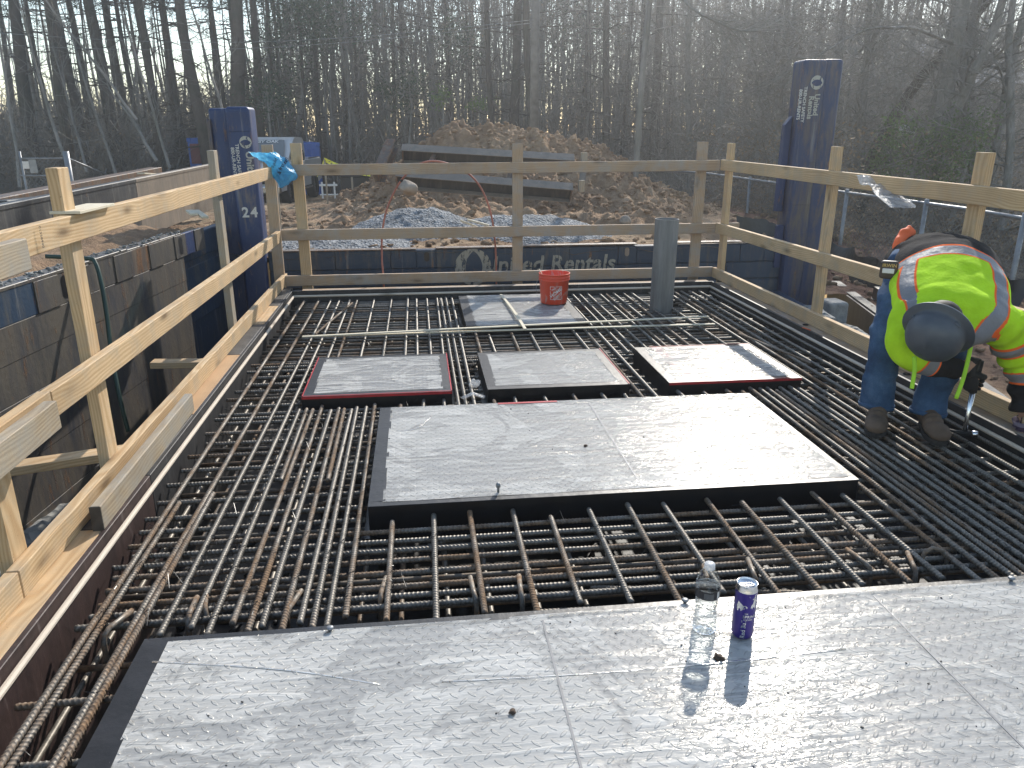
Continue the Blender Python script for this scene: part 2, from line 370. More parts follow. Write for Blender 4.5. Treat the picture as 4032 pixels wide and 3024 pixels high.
def grid(xs,ys,zf,skip=None):
    V=[];F=[]; nx=len(xs)
    for y in ys:
        for x in xs: V.append((x,y,zf(x,y)))
    for j in range(len(ys)-1):
        for i in range(nx-1):
            if skip and skip((xs[i]+xs[i+1])/2,(ys[j]+ys[j+1])/2): continue
            a=j*nx+i; F.append((a,a+1,a+nx+1,a+nx))
    return V,F
def spaced(lims):
    out=[]
    for a,b,s in lims:
        n=max(1,round((b-a)/s)); out+=[a+(b-a)*k/n for k in range(n)]
    return out+[lims[-1][1]]
xs=spaced([(-400,-60,60),(-60,-12,3),(-12,-4.2,.4),(-4.2,-1.4,.07),(-1.4,3,.09),(3,9,.09),(9,14,.3),(14,50,3),(50,400,60)])
ys=spaced([(-60,-2,8),(-2,2,.3),(2,7.2,.08),(7.2,7.42,.11),(7.42,13,.07),(13,26,.25),(26,70,2),(70,600,60)])
def gzz(x,y):
    z=gz(x,y)
    if -12<x<14 and 0<y<26:
        p=Vector((x*1.1,y*1.4,3)); q=Vector((x*4,y*5,1))
        a=.05 if y>7.4 or x<-1.5 else .025
        z+=a*noise.fractal(p,1,2,4)+.035*noise.fractal(q,.8,2,3)
        if x>3 and y<8: z=min(z,-.27)
    return z
def inpit(x,y): return y<7.36 and x>lx(y)-.12 and x<vx(min(y,8))+.12
V,F=grid(xs,ys,gzz,inpit)
g=put('ground',smooth(nmesh('ground',V,F)),MAT['ground']); tag(g,kind='structure')
b=MB(); b.box((-3.2,-4,-1.75),(6,7.6,-1.6)); pf=b.build('pit_floor',MAT['rubble']); tag(pf,kind='structure')
# ------------------------------------------------------------- dirt mound
def prof(tab,x):
    for (a,za),(b_,zb) in zip(tab,tab[1:]):
        if a<=x<=b_: return za+(zb-za)*(x-a)/(b_-a)
    return 0
YM=14.0
tab=[(px,W(px*1.8228,py*1.8228,Y=YM)) for px,py in ((700,420),(770,402),(830,370),(880,330),(935,293),(965,262),(1000,256),(1040,264),(1080,262),(1120,270),(1160,274),(1200,290),(1240,296),(1290,306),(1330,332),(1370,372),(1420,400),(1480,420),(1530,448),(1570,470),(1640,490))]
tab=[(v.x,v.z) for _,v in tab]; x0,x1=tab[0][0],tab[-1][0]
def mz(x,y):
    t=prof(tab,min(max(x,x0),x1)); base=gz(x,y)-.06
    d=(y-YM-.25*noise.noise(Vector((x*.6,0,5))))/ (2.9 if y<YM else 2.2)
    sh=max(0,1-abs(d)**1.25)
    e=ss(x0-.4,x0+.5,x)*ss(x1+.2,x1-.6,x)
    h=(t-gz(x,YM)+.06)*sh*e
    q=noise.fractal(Vector((x*1.3,y*1.3,2)),1,2,3); r=noise.turbulence(Vector((x*5,y*5,4)),4,False); gul=abs(noise.noise(Vector((x*2.2+y*.5,y*.35,9))))
    return base+h+(min(1,h*1.6)*(.10*q+.14*(r-.45)+.035*noise.noise(Vector((x*13,y*13,2)))-.18*gul*ss(0,.6,abs(d))))
V,F=grid([x0-.5+(x1-x0+1)*i/400 for i in range(401)],[YM-3.1+5.6*j/230 for j in range(231)],mz)
o=put('dirt_pile',smooth(nmesh('dirt_pile',V,F)),MAT['mound_dirt']); tag(o,'large heap of brown and orange excavated dirt in front of the woods','dirt pile')
# low churned dirt ridge before the beams
def mz2(x,y):
    d=(y-9.9)/1.35; e=ss(-1.9,-.6,x)*ss(6.2,3.6,x); s=max(0,1-abs(d)**1.6)
    r=noise.turbulence(Vector((x*4,y*4.5,14)),4,False)
    return gz(x,y)-.05+e*s*(.20+.16*ss(-1,0,x)*ss(2,.4,x))+min(1,s*3)*e*.15*(r-.3)
V,F=grid([-2+8.4*i/210 for i in range(211)],[8.5+3.0*j/90 for j in range(91)],mz2)
o=put('dirt_ridge',smooth(nmesh('dirt_ridge',V,F)),MAT['mound_dirt']); tag(o,'low churned ridge of brown dirt lying below the steel beams','dirt pile')
# gravel heaps
def gheap(name,c,rx,ry,h,label):
    def f(x,y):
        d=math.hypot((x-c[0])/rx,(y-c[1])/ry)+.12*noise.noise(Vector((x*2,y*2,7)))
        k=max(0,1-d); return gz(x,y)-.05+(h+.05)*min(1,k*1.25)*(1-.25*max(0,1-d))+.02*noise.fractal(Vector((x*9,y*9,0)),1,2,3)
    V,F=grid([c[0]-rx*1.1+2.2*rx*i/120 for i in range(121)],[c[1]-ry*1.1+2.2*ry*j/80 for j in range(81)],f)
    o=put(name,smooth(nmesh(name,V,F)),MAT['gravel']); tag(o,label,'gravel pile','blue grey gravel heaps behind the far panel')
gheap('gravel_pile',(.02,9.1),1.0,.85,.36,'taller heap of blue grey gravel behind the far steel panel, left of the middle post')
gheap('gravel_pile',(1.15,8.75),1.35,.8,.27,'wide low heap of blue grey gravel right behind the far steel panel')
gheap('gravel_pile',(-.85,8.1),1.0,.7,.10,'thin scatter of grey gravel behind the far panel near the left corner post')
# loose clods and stones (countless)
def clods(name,n,fn,mat,label,cat,smin=.015,smax=.07):
    base=[];bm=bmesh.new(); bmesh.ops.create_icosphere(bm,subdivisions=1,radius=1); bv=np.array([v.co[:] for v in bm.verts]); bf=np.array([[v.index for v in f.verts] for f in bm.faces]); bm.free()
    Vs=[];Fs=[]
    for i in range(n):
        x,y,z=fn(); s=smin+(smax-smin)*random.random()**2.5
        v=bv*(1+.35*RNG.standard_normal((len(bv),1)))*s*np.array([1,.5+random.random()*.6,.6]); a=random.random()*6.3
        m=np.array([[math.cos(a),-math.sin(a),0],[math.sin(a),math.cos(a),0],[0,0,1]]); Vs.append(v@m.T+[x,y,z+s*.25]); Fs.append(bf+i*len(bv))
    o=put(name,nmesh(name,np.vstack(Vs),np.vstack(Fs)),mat); tag(o,label,cat,kind='stuff'); return o
def f1():
    x=random.uniform(-3,7); y=7.7+random.random()**1.3*8; return x,y,max(gzz(x,y),mz2(x,y) if -2<x<6.4 and 8.5<y<11.5 else -9)
clods('dirt_clods',2600,f1,MAT['mound_dirt'],'loose dirt clods scattered over the churned site ground','dirt clods',.012,.06)
def f2():
    while 1:
        x=random.uniform(x0+.3,x1-.3); y=YM+random.uniform(-2.7,.9); z=mz(x,y)
        if z>gz(x,y)+.1: return x,y,z
clods('mound_clods',4200,f2,MAT['mound_dirt'],'clods and stones on the flanks of the excavated dirt heap','dirt clods',.012,.055)
def f3():
    y=random.uniform(2.2,8); x=vx(y)+.15+random.random()*2.3; return x,y,gzz(x,y)
clods('red_clods',700,f3,MAT['mound_dirt'],'reddish clods on the ground by the right hand silt fence','dirt clods',.01,.05)
def f4():
    y=random.uniform(2.4,7.2); x=lx(y)-.2-random.random()*1.3; return x,y,gzz(x,y)
clods('left_clods',500,f4,MAT['mound_dirt'],'clods on the dirt bank behind the left steel panels','dirt clods',.01,.05)
for (px,py,Y,s,l) in ((880,405,9.9,.13,'pale angular boulder lying in the brown dirt below the lower beam'),(1352,478,9.2,.08,'tan stone slab half sunk in churned dirt right of the middle post')):
    p=W(px*1.8228,py*1.8228,Y=Y); bm=bmesh.new(); bmesh.ops.create_icosphere(bm,subdivisions=3,radius=s)
    for v in bm.verts: v.co=v.co*(1+.45*noise.noise(v.co*7+Vector((px,0,0))))*Vector((1.25,.7,.85)).length/1.8; v.co.z*=.8
    tag(MB().bm(bm,0,True).build('boulder',MAT['soil_stone'],loc=p),l,'rock')
# ============================================================ formwork
XL,XR,YF,YN=-1.075,2.568,6.50,.2
b=MB(); b.box((XL-.2,YN,-.62),(XR+.2,YF+.2,-.56)); o=b.build('form_deck',MAT['form_dark']); tag(o,kind='structure')  # near-black deck colour stands in for the shade below the bars
def slabform(name,a,b_,mat,label):
    o=MB().box(a,b_,0,.002).build(name,MAT[mat]); tag(o,label,'form panel','plywood form panels round the slab'); return o
slabform('form_panel',(XL-.019,YN,-.56),(XL,2.86,.033),'form_face','burgundy stained near form panel along the left edge')
slabform('form_panel',(XL-.019,2.865,-.56),(XL,YF,.033),'form_dark','dark long form panel along the left edge beyond the burgundy one')
slabform('form_panel',(XL-.019,YF+.001,-.56),(XR+.019,YF+.02,.033),'form_dark','dark form panel across the far end of the slab')
slabform('form_panel',(XR,YN,-.56),(XR+.019,YF,.033),'form_dark','dark form panel along the right edge beside the worker')
def strip(a,b_,label):
    p0,p1=Vector(a),Vector(b_); o=board('chamfer_strip',p0,p1,.019,.019,MAT['strip_wood'],bev=.006); tag(o,label,'trim strip','pale wooden strips round the slab edge'); return o
strip((XL+.0105,YN,-.010),(XL+.0105,YF-.02,-.010),'pale wooden strip nailed along the left inner form face')
strip((XR-.0105,YN,-.010),(XR-.0105,YF-.02,-.010),'pale wooden strip nailed along the right inner form face')
strip((XL+.002,YF-.0105,-.010),(XR-.002,YF-.0105,-.010),'pale wooden strip nailed across the far inner form face')
# ledges: alternating pieces on top of the form
def ledge(p0,p1,w,mat,label,z=.0305,h=.026):
    o=board('ledge_board',(p0[0],p0[1],z-h/2),(p1[0],p1[1],z-h/2),w,h,MAT[mat]); tag(o,label,'board','boards lying flat on the form top'); return o
lxm=(XL-.0205-1.201)/2; lw=1.201-(-(XL-.0205))
for (ya,yb,m_,l) in ((YN,2.44,'lumber','clean tan flat board on the left ledge nearest the camera'),(2.445,3.55,'edge_dark','dark flat board on the left ledge under the loose timber'),(3.555,4.58,'plywood','reddish plywood piece on the left ledge'),(4.585,5.35,'edge_dark','grey piece on the left ledge after the plywood'),(5.355,5.95,'lumber','short tan piece on the left ledge near the far corner'),(5.955,6.69,'edge_dark','dark piece on the left ledge at the far corner')):
    ledge((lxm,ya),(lxm,yb),lw,m_,l)
ledge((-1.0,YF+.062),(XR-.01,YF+.062),.08,'lumber_weathered','grey weathered flat board on the far ledge')
ledge((XR+.062,.6),(XR+.062,6.48),.078,'lumber_weathered','worn flat board on the right ledge behind the worker')
ledge((XR+.125,.6),(XR+.125,6.62),.045,'edge_dark','dark narrow batten outside the right ledge',z=.028)
# edge 2x4 frame outside the form (walers seen from above)
# ============================================================ guard rails
def rail(p0,p1,mat,label,grp='guard rail boards round the slab',name='rail_board',w=.038,h=.089,bend=0,cat='board'):
    o=board(name,p0,p1,w,h,MAT[mat],bend=bend); tag(o,label,cat,grp); return o
xl=-1.181; yf=6.742; xr=2.672
rail((xl,.45,.075),(xl,2.04,.075),'lumber','near toe board at the foot of the left rail')
rail((xl,2.045,.075),(xl,6.86,.078),'lumber','long bright toe board at the foot of the left rail',bend=.006)
rail((-1.165,yf,.077),(XR+.10,yf,.077),'lumber_weathered','grey brown toe board across the far side')
rail((xr,.9,.077),(xr,6.72,.077),'lumber','toe board at the foot of the right rail behind the worker')
rail((xl,.4,.483),(xl,2.415,.489),'lumber','near part of the left middle rail',bend=0)
rail((xl,2.42,.485),(xl,6.72,.462),'lumber','long left middle rail with knots and swirling grain',bend=-.008)
rail((-1.124,.5,.480),(-1.124,2.325,.487),'lumber_dirty','greenish overlapping timber end on the near left middle rail')
rail((-1.16,yf,.468),(XR+.31,yf,.472),'lumber_weathered','weathered middle rail across the far side')
rail((xr,1.0,.51),(xr,6.72,.478),'lumber','right middle rail with a bold grain pattern')
rail((xl,1.0,.985),(xl,6.70,.986),'lumber','left top rail with stamped number and dark knot',bend=.012)
rail((-1.135,.5,.965),(-1.135,2.36,.967),'lumber_dirty','mud smeared board end lapped on the left top rail')
rail((-1.12,yf,.998),(XR+.08,yf,1.018),'lumber_weathered','paint spattered grey top rail across the far side')
rail((xr,1.4,1.0),(xr,6.72,1.022),'lumber','pale right top rail that carries the clear plastic')
def post(x,y,z0,z1,wx,wy,mat,label,lean=0):
    o=board('rail_post',(x+lean,y,z0),(x,y,z1),wy,wx,MAT[mat],up=(1,0,0)); tag(o,label,'post','wooden posts of the guard rail'); return o
post(-1.222,2.14,-.9,.62,.04,.089,'lumber','cut off post low at the left picture edge')
post(-1.222,2.88,-.9,1.185,.04,.089,'lumber','nearest full left post with a green mark near its foot')
post(-1.222,5.0,-.9,1.195,.04,.089,'lumber_dirty','second left post standing against the steel panels')
post(-1.222,6.82,-.6,1.20,.089,.04,'lumber_weathered','left corner post behind the blue bag')
post(-.985,6.782,-.3,1.212,.089,.04,'lumber','far post just right of the blue bag, with a big knot')
post(.862,6.782,-.3,1.204,.089,.04,'lumber_weathered','middle post of the far rail')
post(2.500,6.782,-.3,1.215,.089,.04,'lumber_weathered','far post right of the grey pipe')
post(2.712,6.66,-.3,1.205,.04,.089,'lumber','slim corner post where far and right rails meet')
post(2.712,4.90,-.3,1.208,.04,.089,'lumber','right post in front of the tall blue steel column')
post(2.712,3.53,-.3,1.205,.04,.089,'lumber','right post behind the worker, only its top in view')
# nail heads
# loose timber pieces
o=board('loose_timber',(-1.104,2.43,.075),(-1.119,3.60,.075),.036,.089,MAT['lumber_dirty'],bev=.004); tag(o,'loose greyish timber with a dark cut end standing on the left ledge','board')
MB().box((-.0006,-.018,-.0445),(0,.018,.0445)).build('cut_end',MAT['edge_dark'],o,loc=(-.0008,0,0))
o=board('brace_board',(-2.02,3.02,-.02),(-1.2,3.35,-.045),.089,.038,MAT['lumber']); tag(o,'horizontal brace board bridging the gap behind the nearest full post','board')
o=board('brace_board',(-1.62,4.62,-.02),(-1.2,4.62,-.03),.089,.038,MAT['lumber']); tag(o,'short brace stub in the gap below the left middle rail','board')
o=board('wood_shim',Vector((*W(255,838,X=-1.2)[:2],1.038)),Vector((*W(398,812,X=-1.2)[:2],1.038)),.10,.010,MAT['lath'],bev=.001); tag(o,'thin pale offcut lying on the left top rail by the nearest post','board')
# stamped number on the top rail, green mark
me=text_mesh('01358940',.017,0,.0002); 
o=bpy.data.objects.new('printed_number',me); me.materials.append(MAT['edge_dark']); link(o)
tr=[q for q in bpy.data.objects if q.get('label','').startswith('left top rail')][0]
p=W(327/2.011,600+670/2.011,X=-1.1615); M=Matrix(((0,0,1,p.x),(0,1,0,p.y),(-1,0,0,p.z),(0,0,0,1)))
M=Matrix(((0,0,1,p.x+.0006),(0,1,0,p.y),(-1,0,0,p.z),(0,0,0,1))); o.parent=tr; o.matrix_parent_inverse=tr.matrix_world.inverted(); o.matrix_world=M
# ============================================================ thin laths and small wood
def lath(a,b_,w,h,label,cat='lath',mat='lath'):
    o=board('lath',a,b_,w,h,MAT[mat],bev=.0015,bend=.01); tag(o,label,cat,'thin loose laths on the rebar'); return o
lath(W(1190,1326,z=.004),W(2790,1246,z=.016),.028,.008,'upper of two long thin laths, lying over the front edge of the far hatch')
lath(W(1190,1326,z=-.012),W(2815,1276,z=-.012),.028,.008,'lower of two long thin laths, lying on the rebar before the far hatch')
lath(W(1972,1160,z=.02),W(2068,1296,z=.030),.022,.008,'short thin stick lying slantwise across the far hatch')
# ============================================================ diamond plate and film
def tread_h(t,cell=.031):
    c=t.co('Object',rot=(0,0,R_(45)))
    sv=t.n('VectorMath',_operation='SCALE',i0=c,Scale=1/cell).outputs[0]
    s=t.n('SeparateXYZ',Vector=sv)
    par=t.math('FLOORED_MODULO',t.math('ADD',t.math('FLOOR',s.outputs[0]),t.math('FLOOR',s.outputs[1])),2.0)
    ux=t.math('SUBTRACT',t.math('FRACT',s.outputs[0]),.5); uy=t.math('SUBTRACT',t.math('FRACT',s.outputs[1]),.5)
    def ell(a,b_): return t.math('SUBTRACT',1,t.math('ADD',t.math('POWER',t.math('ABSOLUTE',t.math('DIVIDE',a,.47)),1.6),t.math('POWER',t.math('ABSOLUTE',t.math('DIVIDE',b_,.15)),2)),clamp=True)
    h=t.math('ADD',t.math('MULTIPLY',ell(ux,uy),par),t.math('MULTIPLY',ell(uy,ux),t.math('SUBTRACT',1,par)))
    return t.math('MULTIPLY',t.math('MINIMUM',h,.5),2)
def tread_mat(name,metal_col,rough=.42):
    t=Mt(name); h=tread_h(t)
    c2=t.co('Object'); n=t.noise(c2,3,5,.7)
    col=t.ramp(n,[(.3,tuple(x*.82 for x in metal_col)),(.7,metal_col)])
    ro=t.math('ADD',rough-.06,t.math('MULTIPLY',n,.14))
    MAT[name]=t.pbr(Base_Color=col,Metallic=.3,Roughness=ro,Normal=t.bump(h,.003,1))
tread_mat('tread_plate',(.52,.52,.515),.55)
def film_mat(name,fold=0.0,milk=.5,ang=.4):
    t=Mt(name); c=t.co('Object'); 
    big=t.noise(c,1.6,3,.6,.6); w=t.noise(t.n('Mapping',Vector=c,Rotation=(0,0,ang),Scale=(1.2,9,1)).outputs[0],2.2,5,.6,1.6)
    w2=t.noise(t.n('Mapping',Vector=c,Rotation=(0,0,-ang*1.6),Scale=(1,7,1)).outputs[0],3.4,4,.6,1.2)
    wr=t.math('MAXIMUM',w,t.math('SUBTRACT',w2,.04))
    # places where damp film clings to the metal read clearer, elsewhere milky
    vein=t.ramp(t.noise(c,2.6,9,.66,1.1),[(.50,0),(.535,1)])
    fil=t.ramp(wr,[(.5,0),(.62,1)])
    k=t.math('ADD',t.math('MULTIPLY',fil,.24+fold),t.math('ADD',t.math('MULTIPLY',vein,.28),t.math('ADD',milk,t.math('MULTIPLY',big,.25))),clamp=True)
    h=t.math('ADD',t.math('MULTIPLY',wr,1.0),t.math('MULTIPLY',t.noise(c,26,3),.12))
    nrm=t.bump(tread_h(t),.0022,.9,t.bump(h,.008,.8))
    d=t.n('BsdfDiffuse',Color=(.58,.565,.53,1),Normal=nrm); g=t.n('BsdfGlossy',Color=(1,.95,.87,1),Roughness=.13,Normal=nrm)
    tr=t.n('BsdfTransparent'); fr=t.n('Fresnel',IOR=1.5,Normal=nrm)
    m1=t.n('MixShader',Fac=k,i1=tr.outputs[0],i2=d.outputs[0]); m2=t.n('MixShader',Fac=t.math('MULTIPLY',fr.outputs[0],.5,clamp=True),i1=m1.outputs[0],i2=g.outputs[0])
    t.t.links.new(m2.outputs[0],t.out.inputs[0]); MAT[name]=t.m
film_mat('film',.02,.34,.5); film_mat('film_folded',.3,.22,.45)
def filmsheet(parent,x0,x1,y0,y1,z,mat,n=60,amp=.0018,edge=None,seed=0,name='plastic_film'):
    m=max(8,int(n*(y1-y0)/(x1-x0)))
    def f(x,y):
        v=z+amp*(1+noise.fractal(Vector((x*5+seed,y*7,0)),1,2,3))
        if edge: v+=edge(x,y)
        return v
    V,F=grid([x0+(x1-x0)*i/n for i in range(n+1)],[y0+(y1-y0)*j/m for j in range(m+1)],f)
    o=put(name,smooth(nmesh(name,V,F)),MAT[mat],parent); return o
def hatch(name,x0,x1,y0,y1,label,cat,film='film',h=.125,bord=.055,red='',zt=0,bl=None,bb=None,plate_open=False,seed=0,grp=None,bf=None):
    """x0..x1,y0..y1: outer frame"""
    t=empty(name,((x0+x1)/2,(y0+y1)/2,zt-h)); tag(t,label,cat,grp)
    cx,cy=(x0+x1)/2,(y0+y1)/2; X0,X1,Y0,Y1=x0-cx,x1-cx,y0-cy,y1-cy
    bl=bl or bord; bb=bb or bord; bf=bf or bord
    b=MB(); th=.012
    for a,c in (((X0,Y0,0),(X1,Y0+th,h)),((X0,Y1-th,0),(X1,Y1,h)),((X0,Y0+th,0),(X0+th,Y1-th,h)),((X1-th,Y0+th,0),(X1,Y1-th,h))): b.box(a,c,0,.002)
    b.box((X0-.022,Y0-.022,.0),(X1+.022,Y0,.006)); b.box((X0-.022,Y0,.0),(X0,Y1,.006)); b.box((X1,Y0,.0),(X1+.022,Y1,.006))
    b.build('frame',MAT['black_paint'],t)
    MB().box((X0+th+.001,Y0+th+.001,h-.012),(X1-th-.001,Y1-th-.001,h-.003),0).build('lid_plate',MAT['tread_plate'],t)
    b=MB(); z=h+.0005; e=.0012
    def q(a,c,d,f,zz=z): 
        # slightly crinkled tape
        n=max(2,int(max(abs(c-a),abs(f-d))/.05)); hor=abs(c-a)>abs(f-d); vs=[];fs=[]
        for i in range(n+1):
            u=i/n; j1=.003*noise.noise(Vector((u*9,a+d,1+seed))); j2=.004*noise.noise(Vector((u*9,a+d,7+seed))); w=.0015*abs(noise.noise(Vector((u*25,a*9,d*9))))
            if hor: vs+=[(a+(c-a)*u,d+j1*0,zz+w),(a+(c-a)*u,f+j2,zz+.001+w)]
            else: vs+=[(a+j1*0,d+(f-d)*u,zz+w),(c+j2,d+(f-d)*u,zz+.001+w)]
        for i in range(n): 
            k=i*2; fs.append((k,k+2,k+3,k+1) if hor else (k,k+1,k+3,k+2))
        b.add(vs,fs)
    q(X0,X1,Y0,Y0+bf); q(X0,X1,Y1,Y1-bb); q(X0,X0+bl,Y0+bf,Y1-bb,z+.0012); q(X1,X1-bord,Y0+bf,Y1-bb,z+.0012)
    b.build('edge_tape',MAT['black_tape'],t)
    f=filmsheet(t,X0+bl-.008,X1-bord+.008,Y0+bf-.008,Y1-bb+.008,h+.0012,film,seed=seed)
    if red:
        b=MB()
        if 'f' in red: b.box((X0,Y0-.0015,h-.012),(X1,Y0-.0003,h+.001)); b.box((X0,Y0,h+.0035),(X1,Y0+.007,h+.0042))
        if 'l' in red: b.box((X0,Y0,h+.0035),(X0+.006,Y1,h+.0042))
        if 'r' in red: b.box((X1-.006,Y0,h+.0035),(X1,Y1,h+.0042))
        if 'b' in red: b.box((X0+.1,Y1-.006,h+.0035),(X1,Y1,h+.0042))
        if red!='m': b.build('red_tape',MAT['red_tape'],t)
        if 'm' in red: MB().box((.36-cx,Y1-.026,h+.0045),(.66-cx,Y1-.006,h+.0055)).build('red_tape',MAT['red_tape'],t)
    return t
HG='taped hatch lids set in the slab'
hb=hatch('floor_hatch',.305,1.175,5.235,6.29,'far hatch lid carrying the orange bucket','hatch','film_folded',seed=1,grp=HG,bord=.075,bf=.01,bb=.01)
h1=hatch('floor_hatch',-.635,.141,3.828,4.558,'left of the three small hatches in a row, outlined in red tape','hatch','film_folded',seed=2,red='flr',grp=HG,bord=.055)
h2=hatch('floor_hatch',.33,1.103,3.835,4.552,'middle of the three small hatches in a row','hatch','film',seed=3,red='r',grp=HG)
h3=hatch('floor_hatch',1.322,2.080,3.825,4.552,'right of the three small hatches in a row, with a pink tape band','hatch','film_folded',seed=4,red='fb',grp=HG)
b=MB(); b.box((1.43-1.701,-.34,.1268),(1.49-1.701,.34,.1275)); b.build('pink_tape',simple('pink_tape',(.62,.33,.36),.35,0,.15,9),h3)
hm=hatch('floor_hatch',-.224,1.680,2.556,3.612,'big double hatch in the middle of the slab','hatch','film',seed=5,red='m',grp=HG,bord=.035,bl=.06,bb=.012)
fp=hatch('floor_hatch',-.777,2.35,.55,1.851,'largest nearest diamond plate lid with bottle and can on it','hatch','film',seed=6,grp=HG,bord=.045,bl=.075,bb=.03)
simple('joint_grey',(.16,.165,.175),.5)
# plate joints
for par,xs_ in ((hm,(.725-.728+.09,)),(fp,(-.485,.50))):
    for x in xs_:
        ly=(.52 if par is hm else .64); MB().box((x-.003,-ly+.03,.1283),(x+.003,ly-.04,.1292)).build('plate_joint',MAT['joint_grey'],par)
# creases in the big film sheets
def crease(par,pts,w=.0025):
    b=MB(); b.tube([Vector((x,y,.1285)) for x,y in pts],[(w,.0007)]*len(pts),6); o=b.build('film_crease',MAT['film_folded'],par)
for par,L_ in ((fp,((1740,2690,2560,2640,3330,2560),(600,2610,1100,2640,1500,2700))),(hm,((1560,1700,1640,1690,1700,1640),))):
    c_=par.location
    for q in L_:
        pts=[W(q[k],q[k+1],z=0)-c_ for k in (0,2,4)]; crease(par,[(p.x,p.y) for p in spline([(p.x,p.y,0) for p in pts],6)],.0035)
# bolts under the film
def bolt(p,label,h=.011,r=.010):
    t=MB(); t.lathe([(0,0),(r*.55,0),(r*.55,h*.6),(r,h*.62),(r*1.02,h*.9),(r*.7,h*1.1),(0,h*1.12)],14); o=t.build('carriage_bolt',MAT['galv'],loc=p); tag(o,label,'bolt','loose bolts on the taped edges'); return o
bolt(W(1300,2482,z=.004),'round headed bolt on the far edge of the nearest lid, left of the bottle')
bolt(W(2697,2372,z=.004),'round headed bolt on the far edge of the nearest lid, beside the bottle')
bolt(W(3981,2285,z=.004),'round headed bolt at the far right of the nearest lid')
bolt(W(1962,1938,z=.003),'small bolt standing on the front edge of the big middle hatch',.035,.009)
# dirt specks and drops on lids
def specks(name,rect,n,s0,s1,mat,label,cat,z=.0035):
    def f(): return random.uniform(rect[0],rect[1]),rect[2]+(rect[3]-rect[2])*random.random(),z
    clods(name,n,f,mat,label,cat,s0,s1)
specks('dirt_specks',(-.6,1.75,1.0,1.8),190,.0008,.0035,MAT['edge_dark'],'dark specks of dirt scattered on the nearest lid','dirt specks')
specks('dirt_crumbs',(-.1,1.6,2.65,3.55),26,.0012,.005,MAT['edge_dark'],'dark crumbs on the big middle hatch','dirt specks')
for (px,py,s,l) in ((2832,2590,.012,'brown mud clump between the bottle and can shadows'),(2018,2803,.008,'small brown mud clump left on the nearest lid, lower middle'),(2305,1755,.008,'brown mud crumb in the middle of the big hatch')):
    bm=bmesh.new(); bmesh.ops.create_icosphere(bm,subdivisions=2,radius=s)
    for v in bm.verts: v.co=v.co*(1+.9*noise.noise(v.co*160+Vector((px,0,0)))); v.co.z*=.6
    tag(MB().bm(bm,0,True).build('mud_clump',simple('mud',(.075,.05,.035),.9),loc=W(px,py,z=.006)),l,'mud clump')
# ============================================================ rebar
def rebar_mesh(L,r=.0090,pitch=.0135,n=8,detail=True):
    if detail:
        prof=np.array([(0,1.0),(.30,1.0),(.44,1.15),(.62,1.15),(.76,1.0)]); k=max(1,int(L/pitch))
        xs_=(np.arange(k)[:,None]*pitch+prof[None,:,0]*pitch).ravel(); rs=np.tile(prof[:,1],k)
    else: xs_=np.linspace(0,L,max(2,int(L/.25))); rs=np.ones(len(xs_))
    xs_=np.append(xs_,L); rs=np.append(rs,1.0)
    a=np.arange(n)*2*np.pi/n; m=len(xs_)
    V=np.empty((m,n,3)); V[:,:,0]=xs_[:,None]+(.0045*np.sin(a*2)[None,:] if detail else 0); V[:,:,1]=np.cos(a)[None]*rs[:,None]*r; V[:,:,2]=np.sin(a)[None]*rs[:,None]*r
    rib=np.isin(np.arange(n),(0,n//2)); V[:,rib,1:]*=1.07
    V[0,:,0]=0; V[-1,:,0]=L
    idx=np.arange(m*n).reshape(m,n); F=np.stack([idx[:-1],np.roll(idx,-1,1)[:-1],np.roll(idx,-1,1)[1:],idx[1:]],-1).reshape(-1,4)
    c0=np.stack([idx[0,0:1].repeat(3),idx[0,[3,5,7]],idx[0,[2,4,6]],idx[0,[1,3,5]]],-1) if n==8 else None
    F2=np.vstack([F,c0,c0[:,::-1]+ (m-1)*n]); me=nmesh('rebar',V.reshape(-1,3),F2); smooth(me); return me
_rc={}
def rebar(p0,p1,label,grp,rust=False,detail=True,r=.0090,sag=0):
    p0,p1=Vector(p0),Vector(p1); L=round((p1-p0).length/.05)*.05; L=max(L,.1); key=(L,detail,r,rust)
    if key not in _rc:
        me=rebar_mesh(L,r,detail=detail); me.materials.append(MAT['rebar_rusty' if rust else 'rebar_steel']); _rc[key]=me
    o=bpy.data.objects.new('rebar',_rc[key]); m=frame(p0,p1); m=m@Matrix.Rotation(random.random()*6.28,4,'X'); o.matrix_world=m; link(o); tag(o,label,'rebar',grp); return o
Zt=-.045; Zx=-.066
def run(x,ya,yb,label,grp,rust=None,jit=.006,z=Zt):
    return rebar((x+random.uniform(-jit,jit),ya,z),(x+random.uniform(-jit,jit),yb,z+random.uniform(-.002,.002)),label,grp,rust if rust is not None else random.random()<.3)
longs=[]
def LG(xs_,ya,yb,label,grp,**k):
    for x in xs_:
        a=ya+random.uniform(-.03,.03); c=yb+random.uniform(-.03,.03); run(x,a,c,label,grp,**k); longs.append((x,a,c))
LG((-.975,-.862),.75,6.46,'full length rebar close to the left form edge','lengthwise rebars along the left form')
LG((-.951,-.838),.70,2.78,'short rusty lap bar tied beside the left edge rebar','lap bars at the left form',rust=True,jit=.002)
LG((-.763,-.688),1.94,6.45,'rebar running past the left side of the small hatches','lengthwise rebars left of the hatches')
LG((-.638,-.571,-.531,-.485,-.436,-.381,-.347,-.304,-.258),1.93,3.77,'rebar of the dense bundle between nearest lid and left small hatch','dense lengthwise bundle left of the big hatch')
LG((-.60,-.41),2.9,3.76,'short lap bar lying between the bundled rebars','lap bars of the left bundle',rust=True)
LG((-.131,.008,.147,.305,.441,.588,.741,.884,1.054,1.181,1.34,1.487,1.604),1.92,2.53,'short rebar between nearest lid and big middle hatch','short lengthwise rebars before the big hatch')
